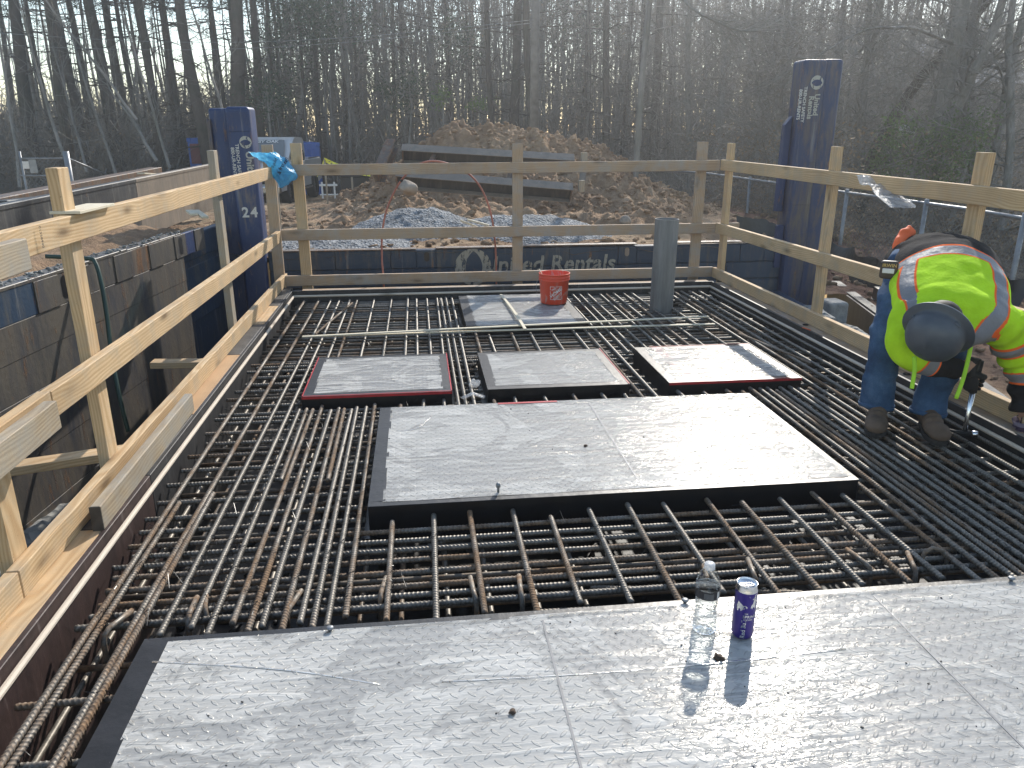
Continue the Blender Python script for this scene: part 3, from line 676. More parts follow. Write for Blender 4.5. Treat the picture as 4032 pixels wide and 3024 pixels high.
LG((-.13,-.01,.10,.36,.47,.63,.79,.95,1.06,1.37,1.50,1.64),3.645,3.80,'stub of rebar between the big hatch and the small hatches','rebar stubs behind the big hatch')
LG((.165,.206,.252),3.66,6.45,'rebar running between left and middle small hatches','lengthwise rebars between the small hatches')
LG((1.153,1.223),3.66,6.45,'rebar running between middle and right small hatches','lengthwise rebars between the small hatches, right pair')
LG((1.715,1.777,1.831,1.869,1.907,1.949,2.004,2.05,2.10),1.0,3.80,'rebar of the dense bundle right of the big hatch','dense lengthwise bundle right of the big hatch')
LG((2.155,2.215,2.29,2.36,2.44,2.535),.9,6.46,'full length rebar along the right form edge','lengthwise rebars along the right form')
LG((-.600,-.534,-.396,-.252,-.114,-.04,.043,.123),4.575,6.44,'rebar between the left small hatch and the far form','lengthwise rebars behind the left small hatch')
LG((.36,.461,.616,.746,.9,1.063),4.57,5.20,'rebar between the middle small hatch and the far hatch','short lengthwise rebars before the far hatch')
LG((1.30,1.36,1.44,1.54,1.59,1.666,1.75,1.833,1.99),4.58,6.44,'rebar between the right small hatch and the far form','lengthwise rebars behind the right small hatch')
HB=[(.283,1.197,5.213,6.31),(-.657,.163,3.806,4.58),(.308,1.125,3.813,4.57),(1.30,2.10,3.803,4.57),(-.246,1.70,2.534,3.634),(-.80,2.37,.5,1.86),(1.93-.0,2.11,5.95,6.15)]
ytr=[1.02,1.27,1.50,1.70,2.02,2.07,2.125,2.205,2.28,2.345,2.41,2.48,2.58,2.68,2.81,2.97,3.11,3.26,3.40,3.53,3.66,3.72,3.78,3.9,4.02,4.15,4.27,4.40,4.52,4.60,4.66,4.70,4.79,4.86,4.95,5.01,5.10,5.19,5.27,5.36,5.44,5.52,5.60,5.67,5.79,5.87,5.95,6.02,6.09,6.18,6.27,6.33,6.38,6.44]
cross=[]
for i,y in enumerate(ytr):
    segs=[(-1.05+random.uniform(-.01,.05),2.52+random.uniform(-.05,.01))]
    for hx0,hx1,hy0,hy1 in HB:
        if hy0-.012<y<hy1+.012:
            ns=[]
            for a,c in segs:
                if hx0>a+.1 : ns.append((a,min(c,hx0-.004)))
                if hx1<c-.1 : ns.append((max(a,hx1+.004),c))
                if not (hx0>a+.1 or hx1<c-.1): pass
            segs=[s for s in ns if s[1]-s[0]>.09]
    for a,c in segs:
        g_=('crosswise rebars in front of the big hatch' if y<2.53 else 'crosswise rebars beside the big hatch' if y<3.64 else 'crosswise rebars among the small hatches' if y<4.6 else 'crosswise rebars around the far hatch')
        rebar((a,y,Zx),(c,y+random.uniform(-.008,.008),Zx+random.uniform(-.003,.002)),{'c':'crosswise rebar in the open mat '}['c']+g_.split('rebars ')[1],g_,random.random()<.3,detail=y<4.7)
        for (x,ya,yb) in longs:
            if a<x<c and ya<y<yb: cross.append((x,y))
# lower mats
for i in range(26):
    y=1.95+i*.178+random.uniform(-.03,.03)
    rebar((-1.03,y,-.135+random.uniform(-.02,.01)),(2.5,y+random.uniform(-.03,.03),-.14),'crosswise rebar of the lower mat, deep in the form','lower mat of rebars crosswise',random.random()<.5,False)
for i in range(24):
    x=-1.0+i*.15+random.uniform(-.02,.02)
    rebar((x,1.0,-.165),(x+random.uniform(-.02,.02),6.45,-.165),'lengthwise rebar of the lower mat, deep in the form','lower mat of rebars lengthwise',random.random()<.5,False)
for i in range(26):
    y=2.0+i*.17; x=random.uniform(-.9,1.9); rebar((x,y,-.10-random.random()*.07),(x+random.uniform(.4,.8),y+random.uniform(-.25,.25),-.11-random.random()*.07),'slanting bar between upper and lower mats','slanting bars under the top mat',random.random()<.5,i<12)
for (x,y) in ((-.93,1.95),(-.67,2.03),(-.43,1.99),(-.16,2.03),(.13,2.0),(.27,1.99),(.86,1.98),(1.02,2.0),(1.42,2.02),(-.71,1.99),(1.55,1.98)):
    b=MB(); pts=[(0,0,-.2),(0,0,-.075),(.0,.008,-.052),(.0,.03,-.045),(.01,.12,-.045)]; b.tube(pts,.008,8)
    o=b.build('bent_bar',MAT['rebar_rusty'],loc=(x,y,0),rot=(0,0,random.uniform(-.3,.3))); tag(o,'rusty bent bar end beside the nearest lid','rebar','bent rusty bar ends at the edge of the nearest lid')
b=MB(); b.tube([(0,0,-.16),(0,0,-.06),(.01,0,-.03),(.04,.0,-.018),(.075,-.01,-.03),(.09,-.02,-.06),(.09,-.02,-.16)],.007,8); o=b.build('bent_bar',MAT['rebar_rusty'],loc=(1.62,2.06,0),rot=(0,0,.2)); tag(o,'rusty hooked bar arching up right of the can','rebar')
o=rebar(W(1240,1318,z=-.05),W(1385,1195,z=-.03),'loose slanting rusty bar with a white tag, far left of the mat','loose bars on the mat',True)
o=rebar((2.33,4.2,-.036),(2.18,4.95,-.036),'loose lap bar lying beside the right form bars','loose lap bars at the right form',True)
# tie wires
def tie_me(seed):
    random.seed(seed); b=MB(); r=.0135
    for k in range(2):
        a0=.5+k*.12; b.tube([(r*math.cos(t)*(1 if k else .8),r*math.cos(t)*(.8 if k else -.9),r*math.sin(t)*1.0) for t in [2*pi*i/12 for i in range(13)]],.0012,4,cap=False,sm=False)
    L=.015+random.random()*.03; b.tube([(.009,0,.01),(.012+L*.4,.004+L*random.uniform(-.5,.5),.012+L*.3),(.01+L,L*random.uniform(-.8,.8),.006+L*random.random()*.5)],.0010,4,sm=False)
    me=b.mesh('tie_wire'); me.materials.append(MAT['black_paint']); return me
ties=[tie_me(i) for i in range(8)]; random.seed(5)
cr=sorted([c for c in cross if c[1]>1.9 or c[0]<-.8 or c[0]>1.8],key=lambda c:c[0]**2+c[1]**2); cr=[c for i,c in enumerate(cr) if (hash((round(c[0]*100),round(c[1]*100)))%5)<3]
for c in cr[:290]:
    o=bpy.data.objects.new('tie_wire',random.choice(ties)); o.location=(c[0],c[1],-.052); o.rotation_euler=(0,0,random.choice((0,pi/2,pi,-pi/2))+random.uniform(-.3,.3)); link(o); tag(o,'dark twisted tie wire round crossing rebars','tie wire','tie wires on rebar crossings')
b=MB()
for c in cr[290:]:
    me=random.choice(ties); M=Matrix.Translation((c[0],c[1],-.052))@Matrix.Rotation(random.random()*6.28,4,'Z'); b.add([v.co for v in me.vertices],[tuple(p.vertices) for p in me.polygons],M=M)
if b.v: o=b.build('far_tie_wires',MAT['black_paint']); tag(o,'tie wires on the farther rebar crossings','tie wire',kind='stuff')
# rubble on the deck below
def f5(): return random.uniform(-1.0,2.4),random.uniform(1.2,6.3),-.56
clods('deck_rubble',700,f5,MAT['form_dark'],'concrete crumbs coloured shade-dark like the deck under the rebar','rubble',.01,.07)  # crumbs share the near-black colour, painting deep shade under the mat
# ============================================================ trench shoring
def onleft(px,py,off=0):
    k=(px-2016)/FPX*_r-(py-1512)/FPX*_u+_f; o=Vector((0,0,H)); A=LA+LN*off; t=LN.dot(A-o)/LN.dot(k); return o+k*t
def lp(s,z,off=0):   # point on left panel: s metres along LD from LA
    return LA+LD*s+LN*off+Vector((0,0,z))
ML=Matrix((LD,-LN,Vector((0,0,1)))).transposed().to_4x4(); ML.translation=LA   # local x along panel, local -y toward the slab
pl=empty('trench_shoring'); pl.matrix_world=ML; tag(pl,'long rust and mud stained steel panel wall left of the form','shoring panel')
S0,S1=-5.2,-.62
zs=[.565,.385,.20,.0,-.32,-.62,-.95,-1.5]
b=MB(); b.box((S0,.009,-1.6),(S1,.09,.545),0,.002)
for i,(a,c) in enumerate(zip(zs,zs[1:])):
    if i==0: continue
    b.box((S0,(-.0 if i%2 else .0025),c+.0012),(S1,.010,a-.0012),0,.0008)
b.build('panel_skin',MAT['panel_grey'],pl)
def ps(px,py): 
    q=ML.inverted()@onleft(px,py); return q.x,q.z
edges=[S0]+[ps(x/2.011,600+900/2.011)[0] for x in (225,430,530,690,900,1050,1190,1300,1400,1490,1565,1640)]+[S1]
for i,(a,c) in enumerate(zip(edges,edges[1:])):
    if c-a<.03: continue
    col='panel_grey'; nm='stiffener'
    if i in (0,): col='panel_blue'
    if i==6: col='beam_brown'
    if i==10: col='blue_steel'
    hole=i in (2,9)
    m=MB().box((a+.0015,-.002-(.007 if i%2 else 0),.388),(c-.0015,.03,.555),0,.001); o=m.build(nm,MAT[col],pl)
    if hole:
        cx=(a+c)/2; b=MB(); pr=[(cx+.033*math.cos(t),(.035 if math.sin(t)>=0 else -.035)+.030*math.sin(t)+.475) for t in [2*pi*k/20 for k in range(20)]]
        y=-.011 if i%2 else -.004; b.add([(x,y,z) for x,z in pr],[tuple(range(19,-1,-1))]); b.build('lifting_hole',MAT['black_paint'],o)
MB().box((S0,-.006,.555),(S1-.9,.10,.575),0,.003).build('top_lip',MAT['panel_grey'],pl); MB().box((S1-.88,.0,.548),(S1,.10,.566),0,.003).build('top_lip',MAT['panel_grey'],pl)
p2=empty('trench_shoring'); p2.matrix_world=ML; tag(p2,'dark recessed steel panel piece between the left panel wall and blue column','shoring panel')
MB().box((S1+.01,.10,-1.5),(.62,.18,.50),0,.004).build('panel_skin',MAT['panel_blue'],p2)
b=MB()
for z in (.3,.05,-.2): b.box((S1+.01,.085,z),(.62,.099,z+.2),0,.006)
b.build('face_rows',MAT['panel_blue'],p2)
# concrete slurry lumps on top of the left panel
def f6():
    s=random.uniform(S0+.2,-3.3) if random.random()<.6 else random.uniform(-3.2,S1); q=lp(s,.575,-random.uniform(0,.09)); return q.x,q.y,q.z
clods('panel_top_rubble',600,f6,MAT['rubble'],'concrete crumbs and mud on top of the left panel wall','rubble',.004,.018)
# blue waler at the bottom left, rubble bench
q0=lp(-5.3,0,0)
b=MB(); b.box((-5.2,-.30,-1.30),(-2.2,-.24,-.86),0,.006); b.box((-5.2,-.30,-.86),(-2.2,-.20,-.84),0,.003); o=b.build('steel_waler',MAT['blue_steel']); o.matrix_world=ML; tag(o,'blue channel beam low in the gap left of the form','steel beam')
b=MB(); V,F=grid([-5.3+3.6*i/60 for i in range(61)],[-.25+.26*j/10 for j in range(11)],lambda x,y:-.86+.10*ss(-.22,0,y)+.12*ss(-3.9,-3.2,x)*ss(-2.2,-3,x)+.03*noise.fractal(Vector((x*9,y*9,0)),1,2,3))
o=put('rubble_bench',smooth(nmesh('rubble_bench',V,F)),MAT['rubble']); o.matrix_world=ML; tag(o,'grey broken concrete rubble lying between the left panel and blue beam','rubble',kind='stuff')
def f7():
    s=random.uniform(-5.2,-1.9); q=lp(s,-.80,random.uniform(.0,.24)); return q.x,q.y,q.z
clods('bench_stones',420,f7,MAT['rubble'],'broken concrete bits in the left gap','rubble',.008,.05)
b=MB(); b.box((-.05,-.05,-1.5),(.05,.05,.02),0,.008); o=b.build('steel_strut',MAT['blue_steel'],loc=(-1.40,2.02,-.2)); tag(o,'upright blue steel member at the lower left picture edge','steel post')
def dirtbank():
    V,F=grid([-5.2+5.2*i/120 for i in range(121)],[.085+1.7*j/34 for j in range(35)],lambda x,y:.50+.06*ss(.1,.7,y)*ss(-5,-3,x)+.05*ss(.5,1.2,y)*ss(-3,-1,x)-.5*ss(1.1,1.8,y)+.07*noise.fractal(Vector((x*3,y*4,3)),1,2,4))
    o=put('dirt_bank',smooth(nmesh('dirt_bank',V,F)),MAT['mound_dirt']); o.matrix_world=ML; tag(o,'brown dirt bank heaped against the left steel panels','dirt pile')
dirtbank()
# far panel
YP=7.32; fz=W(2000,975,Y=YP).z
fpn=empty('trench_shoring',(0,YP,0)); tag(fpn,'dark blue steel panel with white lettering beyond the far rail','shoring panel')
b=MB(); b.box((-1.40,.02,-1.5),(3.62,.08,fz-.005),0,.003)
zz=[fz,W(1500,1059,Y=YP).z,W(1500,1120,Y=YP).z-.03,-.30,-.6,-1.4]
for a,c in zip(zz[1:],zz[2:]): b.box((-1.40,.0,c+.006),(3.62,.021,a-.006),0,.008)
b.build('panel_skin',MAT['panel_blue'],fpn)
ex=[-1.40]+[W(1000+x/2.011,1000,Y=YP).x for x in (640,1080,1285,1440,1700,1900,2080)]+[W(1400+x/1.58,970,Y=YP).x for x in (1330,1635,1750,2000)]+[W(2500+x/2.212,970,Y=YP).x for x in (540,920,1130)]+[3.6]
ex=sorted(ex)
for i,(a,c) in enumerate(zip(ex,ex[1:])):
    pr=-.003-(.004 if i%2 else 0); o=MB().box((a+.0015,pr,zz[1]+.003),(c-.0015,.02,fz-.008),0,.003).build('stiffener',MAT['panel_blue'],fpn)
def oval(cx,cz,rx,rz,y,mat,par,name):
    pts=[(cx+rx*math.cos(t),y,cz+(rz-rx)*(1 if math.sin(t)>=0 else -1)+rx*math.sin(t)) for t in [2*pi*(k+.5)/24 for k in range(24)]]
    b=MB(); b.add(pts+[(p[0],y+.003,p[2]) for p in pts],[tuple(range(24))]+[(k+24,(k+1)%24+24,(k+1)%24,k) for k in range(24)]); return b.build(name,mat,par)
p=W(1680,1011,Y=YP-.014); oval(p.x,p.z,.024,.046,-.0135,MAT['black_paint'],fpn,'lifting_hole')
p=W(2469,992,Y=YP-.014); oval(p.x,p.z,.022,.042,-.0135,MAT['soil_stone'],fpn,'lifting_hole')
for a,c,dz in ((-1.40,ex[3],0),(ex[4],ex[8]-.55,.004),(ex[8]-.45,ex[10],.012),(ex[11],3.60,.016)):
    MB().box((a,-.012,fz-.006+dz),(c,.09,fz+.006+dz),0,.002).build('top_lip',MAT['beam_brown'],fpn)
def letters_mat(name,col,wear,sc_=30):
    t=Mt(name); c=t.n('NewGeometry').outputs['Position']; b=t.n('BsdfPrincipled',Base_Color=(*col,1),Roughness=.6); tr=t.n('BsdfTransparent')
    st=t.n('Mapping',Vector=c,Scale=(1.6,1.6,.6)).outputs[0]
    k=t.ramp(t.noise(st,sc_,5,.7),[(wear-.03,0),(wear+.03,1)]); m=t.n('MixShader',Fac=k,i1=tr.outputs[0],i2=b.outputs[0]); t.t.links.new(m.outputs[0],t.out.inputs[0]); MAT[name]=t.m
letters_mat('worn_letters',(.42,.42,.37),.42); letters_mat('clean_letters',(.62,.62,.58),.36,40); letters_mat('faded_letters',(.33,.32,.27),.44,22)
def lettering(s,size,mat,M,parent,bold=.02,name='lettering',ext=.001,mapf=None,**k):
    me=text_mesh(s,size,bold,ext,**k)
    if mapf:
        for v in me.vertices: v.co=mapf(v.co)
    me.materials.append(MAT[mat]); o=bpy.data.objects.new(name,me); link(o)
    o.matrix_world=M
    if parent is not None:
        bpy.context.view_layer.update(); mw=parent.matrix_world.copy(); o.parent=parent; o.matrix_parent_inverse=mw.inverted(); o.matrix_world=M
    return o
def Mface(x,y,z): return Matrix(((1,0,0,x),(0,0,-1,y),(0,1,0,z),(0,0,0,1)))   # faces -Y
bpy.context.view_layer.update()
c0=W(2162,1043,Y=YP-.02); lettering('United Rentals',.215,'faded_letters',Mface(c0.x,YP-.0118,c0.z+.005),fpn,.022,shear=.12,space=1.02)
def emblem(cx,cz,r,y,mat,par,dark,M=None):
    n=40; b=MB(); b.add([(r*math.cos(2*pi*k/n),r*math.sin(2*pi*k/n),0) for k in range(n)],[tuple(range(n))]); o=b.build('emblem',MAT[mat]); 
    b=MB(); pts=[]
    for k in range(21): t=-1+2*k/20; pts.append((.46*r*(1-t*t)**.8+.05*r,t*r*.86,.0012))
    for k in range(21): t=1-2*k/20; pts.append((-.46*r*(1-t*t)**.8+.05*r,t*r*.86,.0012))
    b.add(pts,[tuple(range(len(pts)-1,-1,-1))]); d=b.build('emblem_centre',MAT[dark],o)
    bpy.context.view_layer.update(); mw=par.matrix_world.copy(); o.parent=par; o.matrix_parent_inverse=mw.inverted(); o.matrix_world=M; return o
c1=W(1863,1052,Y=YP-.02); emblem(0,0,.175,0,'faded_letters',fpn,'panel_blue',Mface(c1.x,YP-.0112,c1.z))
# right column
def column_(name,label): t=empty(name,(0,0,0)); tag(t,label,'shoring post'); return t
def rbox(a,c,bev,seg=3):
    bm=bmesh.new(); bmesh.ops.create_cube(bm,size=1)
    for v in bm.verts: v.co=Vector([(a[i]+c[i])/2+v.co[i]*(c[i]-a[i]) for i in range(3)])
    bmesh.ops.bevel(bm,geom=bm.edges[:],offset=bev,segments=seg,affect='EDGES',profile=.5); return bm
rc=column_('shoring_post','tall mud smeared blue steel column behind the right rail')
xa=W(3170,230,Y=7.3).x-.02; xm=xa+.225; xb=W(3325,235,Y=7.3).x; zt=W(3240,235,Y=7.3).z
MB().bm(rbox((xa,7.25,-1.5),(xm,7.50,zt),.03),0,True).build('front_leg',MAT['blue_steel_muddy'],rc)
MB().bm(rbox((xm-.012,7.285,-1.5),(xb,7.55,zt+.008),.035),0,True).build('side_leg',MAT['blue_steel_muddy'],rc)
b=MB()
for (z0,z1) in ((W(3150,480,Y=7.3).z,W(3150,640,Y=7.3).z),(W(3150,650,Y=7.3).z,W(3150,805,Y=7.3).z),(-.25,.35)): b.box((xa+.012,7.246,z1),(xm-.02,7.2505,z0),0,.003)
b.build('welded_plate',MAT['blue_steel_muddy'],rc)
b=MB(); b.box((xa-.075,7.36,.55),(xa-.012,7.43,1.36)); b.add([(xa-.075,7.36,1.36),(xa-.012,7.36,1.36),(xa-.012,7.36,1.44),(xa-.075,7.43,1.36),(xa-.012,7.43,1.36),(xa-.012,7.43,1.44)],[(0,1,2),(5,4,3),(0,2,5,3)]); b.build('guide_flange',MAT['blue_steel'],rc)
b=MB(); b.box((xa-.07,7.30,-.0),(xa-.005,7.36,.42),0,.004); b.build('guide_flange',MAT['blue_steel'],rc)
def Mdown(x,y,z): return Matrix(((0,1,0,x),(0,0,-1,y),(-1,0,0,z),(0,0,0,1)))   # reads downward, faces -Y
p=W(3210,415,Y=7.25); lettering('United',.07,'worn_letters',Mdown(p.x+.006,7.2455,p.z+.005),rc,.03)
p=W(3193,415,Y=7.25); lettering('Rentals',.07,'worn_letters',Mdown(p.x-.006,7.2455,p.z-.02),rc,.03)
p=W(3162,412,Y=7.25); lettering('TRENCH SAFETY',.042,'clean_letters',Mdown(p.x+.006,7.2455,p.z),rc,.02)
p=W(3148,412,Y=7.25); lettering('800-UR-RENTS',.042,'clean_letters',Mdown(p.x-.004,7.2455,p.z),rc,.02)
p=W(3216,325,Y=7.25); emblem(0,0,.062,0,'worn_letters',rc,'blue_steel',Mdown(p.x,7.2452,p.z))
# left column
lc=column_('shoring_post','blue steel column numbered 24 behind the blue bag')
x0_=W(812,450,Y=7.3).x; x1_=W(890,440,Y=7.3).x; x2_=W(985,440,Y=7.3).x; zl=W(900,420,Y=7.3).z
MB().bm(rbox((x0_,7.36,-1.5),(x1_+.02,7.62,zl-.01),.025),0,True).build('side_leg',MAT['blue_steel'],lc)
MB().box((x0_-.012,7.33,-1.5),(x0_+.02,7.36,zl-.10),0,.004).build('guide_flange',MAT['blue_steel_muddy'],lc)
MB().bm(rbox((x1_,7.25,-1.5),(x2_,7.55,zl),.03),0,True).build('front_leg',MAT['blue_steel'],lc)
MB().box((x1_+.01,7.244,W(930,520,Y=7.25).z+.002),(x2_-.012,7.251,zl-.04),0,.003).build('welded_plate',MAT['blue_steel'],lc)
zb=W(950,705,Y=7.17).z; xq0=W(925,760,Y=7.17).x; xq1=W(1018,760,Y=7.17).x
MB().bm(rbox((xq0,7.17,-1.5),(xq1,7.26,zb),.02),0,True).build('number_block',MAT['blue_steel'],lc)
p=W(984,838,Y=7.17); lettering('24',.12,'clean_letters',Mface(p.x,7.1685,p.z),lc,.03,space=1.25)
p=W(972,560,Y=7.25); emblem(0,0,.052,0,'worn_letters',lc,'blue_steel',Mdown(p.x-.01,7.2425,p.z))
p=W(995,640,Y=7.25); lettering('United',.09,'worn_letters',Mdown(p.x-.022,7.243,p.z-.03),lc,.03)
p=W(940,640,Y=7.25); lettering('TRENCH SAFETY',.042,'clean_letters',Mdown(p.x,7.243,p.z-.0),lc,.015)
p=W(928,640,Y=7.25); lettering('800-UR-RENTS',.040,'clean_letters',Mdown(p.x-.014,7.243,p.z-.0),lc,.015)
# steel road beams upper left
def Bm(name,p0,p1,w,h,mat,label): 
    o=board(name,p0,p1,w,h,MAT[mat],bev=.006); tag(o,label,'steel beam'); return o
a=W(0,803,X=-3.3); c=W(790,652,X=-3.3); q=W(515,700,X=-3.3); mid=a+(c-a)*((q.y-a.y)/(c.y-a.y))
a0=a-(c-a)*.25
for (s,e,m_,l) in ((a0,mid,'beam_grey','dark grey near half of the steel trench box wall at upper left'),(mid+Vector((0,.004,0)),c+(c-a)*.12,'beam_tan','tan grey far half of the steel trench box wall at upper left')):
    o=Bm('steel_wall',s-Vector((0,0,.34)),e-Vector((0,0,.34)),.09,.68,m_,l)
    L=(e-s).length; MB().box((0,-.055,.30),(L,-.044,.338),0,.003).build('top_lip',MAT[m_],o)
a=W(0,772,X=-4.3); c=W(612,658,X=-4.3); a0=a-(c-a)*.2
Bm('steel_beam',a0-Vector((0,0,.09)),c-Vector((0,0,.09)),.2,.18,'beam_brown','rusty brown beam behind the upper left trench box wall')
a=W(0,790,X=-3.8); c=W(360,752,X=-3.8)
Bm('steel_beam',a-Vector((0,0,.05)),c-Vector((0,0,.05)),.12,.1,'beam_grey','dark pipe like beam between the two upper left beams')
board('x',W(555,683,X=-3.9),W(700,690,X=-3.9),.1,.02,MAT['lath'])
o=bpy.data.objects['x']; o.name='wood_plank'; tag(o,'small pale plank on the beams at upper left','board')
for (u0,v0,u1,v1,l) in ((745,830,765,845,'pale lumber scrap on dirt left of the post before the blue column'),(770,830,808,856,'second pale lumber scrap beside the post before the blue column')):
    o=board('wood_scrap',W(u0,v0,Y=7.1),W(u1,v1,Y=6.9),.06,.02,MAT['lath']); tag(o,l,'board')
# leaning beams on the mound
def Ibeam(name,p0,p1,mat,label,hh=.16,fw=.12,roll=0):
    L=(Vector(p1)-Vector(p0)).length; t=.011; b=MB()
    b.box((0,-fw/2,hh/2-t),(L,fw/2,hh/2),0,.002)
    o=empty(name); b.build('flange',MAT[mat],o); MB().box((0,-fw/2,-hh/2),(L,fw/2,-hh/2+t),0,.002).build('flange',MAT[mat],o); MB().box((0,-.006,-hh/2+t),(L,.006,hh/2-t)).build('web',MAT['beam_grey' if mat=='beam_tan' else mat],o)  # tan beams get a darker web: shadow below the flange painted in
    for x in (.01,L-.02): MB().box((x,-fw/2,-hh/2+t),(x+.012,-.006,hh/2-t)).build('end_plate',MAT['beam_brown'],o)
    o.matrix_world=frame(p0,p1)@Matrix.Rotation(roll,4,'X'); tag(o,label,'steel beam'); return o
Yb=11.0
def PB(px,py,dy=0): return W(px,py,Y=Yb+dy)
Ibeam('steel_beam',PB(1583,605,.1),PB(2258,645,-.1),'beam_tan','upper steel beam leaning on the dirt heap',.22,.15,R_(35))
Ibeam('steel_beam',PB(1560,705,-.3),PB(2252,760,-.5),'beam_tan','lower steel beam leaning on the dirt heap',.22,.15,R_(35))
Ibeam('steel_beam',PB(1545,565,.1),PB(1490,700,-.4),'beam_brown','brown cross member at the left end of the leaning beams',.16,.14,0)
Ibeam('steel_beam',PB(1712,610,.0),PB(1675,690,-.35),'beam_brown','short rusty strut between the leaning beams, left',.06,.06,0)
Ibeam('steel_beam',PB(2020,635,.0),PB(2000,730,-.35),'beam_brown','short rusty strut between the leaning beams, behind the middle post',.06,.06,0)
Ibeam('steel_beam',PB(2303,610,.0),PB(2290,745,-.35),'beam_tan','upright channel at the right end of the leaning beams',.10,.08,0)
o=board('wood_block',PB(2300,600,-.15),PB(2300,636,-.15),.08,.08,MAT['lumber_dirty'],up=(0,1,0)); tag(o,'wooden block on the upright channel by the leaning beams','block')
o=board('wood_block',PB(2290,710,-.45),PB(2288,756,-.45),.08,.08,MAT['lumber_dirty'],up=(0,1,0)); tag(o,'wooden block at the foot of the upright channel','block')
o=board('wood_scrap',PB(1840,865,-2.9),PB(1925,888,-2.9),.05,.02,MAT['lath']); tag(o,'small pale board lying at the gravel heap','board')
o=board('wood_scrap',PB(1812,868,-2.9),PB(1880,895,-2.9),.03,.02,MAT['lath']); tag(o,'thin stick lying beside the small pale board','board')
# ============================================================ right side pit
dv=(VA-VB).normalized(); va=VB-dv*2.5; vb=VA
vw=empty('vault_wall'); tag(vw,'dark formwork wall of the next vault to the right of the slab','wall')
MVm=frame((va.x,va.y,-.3),(vb.x,vb.y,-.3)); vw.matrix_world=MVm; LV=(vb-va).length
MB().box((0,-.09,-1.3),(LV,.0,.0),0,.003).build('wall_skin',MAT['vault_face'],vw); MB().box((0,-.12,.0),(LV,-.02,.018),0,.003).build('top_lip',MAT['edge_dark'],vw)
def nexthatch(c,w,d,label,rot):
    t=hatch('floor_hatch',-w/2,w/2,-d/2,d/2,label,'hatch','film',h=.12,seed=9,bord=.03,grp='hatches of the next vault'); t.location=c; t.rotation_euler=(0,0,rot); return t
rot=math.atan2(dv.y,dv.x)-pi/2
c=W(3372,1150,z=-.2); nexthatch(Vector((c.x+.62,c.y-.35,-.31)),.9,.9,'bare diamond plate lid right behind the worker\'s leg',rot)
o=board('batten',(vx(2.2)+1.0,2.3,-.16),(vx(3.6)+1.45,4.6,-.22),.06,.09,MAT['lumber']); tag(o,'sunlit timber lying beyond the worker at the right edge','board')
# right low shoring wall with concrete crust
rp=empty('trench_shoring'); p0=Vector((3.02,1.6,0)); p1=Vector((3.50,7.25,0)); rp.matrix_world=frame((p0.x,p0.y,-.22),(p1.x,p1.y,-.22)); LR=(p1-p0).length; tag(rp,'low blue steel panel with concrete crust right of the form','shoring panel')
MB().box((0,-.08,-1.3),(LR,0,0),0,.006).build('panel_skin',MAT['panel_blue'],rp)
for i,(s,l) in enumerate(((LR-1.25,.5),(LR-2.0,.55),(LR-2.9,.6),(LR-3.9,.4))):
    V,F=grid([s+l*i/20 for i in range(21)],[-.11+.13*j/8 for j in range(9)],lambda x,y:.004+.05*max(0,1-abs(x-s-l/2)/(l/2))**.5*max(0,1-abs(y+.045)/.066)**.5+.008*noise.noise(Vector((x*30,y*30,i))))
    put('concrete_crust',smooth(nmesh('concrete_crust',V,F)),MAT['rubble'],rp)
o=MB().bm(rbox((-.09,-.12,-1.2),(.09,.12,.0),.03)).build('concrete_block',MAT['concrete']); q=W(3170,1165,z=-.2); o.location=(q.x+.1,q.y-.35,-.17); tag(o,'rough concrete block at the foot of the right blue column','block')
# ============================================================ pipe, bucket, can, bottle
def matpipe():
    t=Mt('pipe_grey'); c=t.co(); n=t.noise(t.n('Mapping',Vector=c,Scale=(9,9,1)).outputs[0],1.6,6,.7); col=t.ramp(n,[(.3,(.12,.115,.108)),(.55,(.20,.195,.185)),(.75,(.29,.28,.265))]); MAT['pipe']=t.pbr(Base_Color=col,Roughness=.55,Normal=t.bump(n,.001))
matpipe()
pp=W(2606,1206,z=-.03); bpy_l=MB(); r=.0915
bpy_l.lathe([(r-.006,-.3),(r-.006,.655),(r-.004,.66),(r-.001,.66),(r,.656),(r,-.3)],40); o=bpy_l.build('steel_pipe',MAT['pipe'],loc=(pp.x-.005,pp.y,0)); o.rotation_euler=(0,R_(.4),0); tag(o,'grey galvanised pipe standing upright in the rebar mat','pipe')
def mat_bucket():
    t=Mt('bucket_orange'); c=t.co(); n=t.noise(t.n('Mapping',Vector=c,Scale=(1,1,.5)).outputs[0],13,7,.7,.8); k=t.ramp(n,[(.55,0),(.6,1)]); n2=t.ramp(t.noise(c,4,2),[(.35,0),(.6,1)])
    col=t.mix(t.math('MULTIPLY',t.math('MULTIPLY',k,n2),.8),(.72,.075,.028),(.55,.38,.33)); MAT['bucket']=t.pbr(Base_Color=col,Roughness=.45,Subsurface_Weight=.1,Subsurface_Radius=(.02,.005,.003))
mat_bucket()
bp=W(2190,1203,z=.006); bk=empty('bucket',(bp.x,bp.y+.11,.006)); tag(bk,'orange bucket smeared with plaster standing on the far hatch','bucket'); bk.rotation_euler=(0,0,R_(-12))
b=MB(); b.lathe([(0,.003),(.100,.003),(.104,.008),(.1165,.185),(.1225,.187),(.1225,.193),(.118,.195),(.1185,.205),(.124,.207),(.124,.213),(.119,.215),(.120,.232),(.124,.234),(.124,.240),(.119,.240),(.117,.235),(.101,.012),(0,.011)],40); b.build('shell',MAT['bucket'],bk)
MB().lathe([(0,.07),(.104,.07)],30).build('slurry',MAT['concrete'],bk)
b=MB(); b.tube([(-.121,0,.20),(-.135,-.03,.17),(-.14,-.05,.12),(-.132,-.055,.085)],.0018,6); b.build('handle',MAT['galv'],bk)
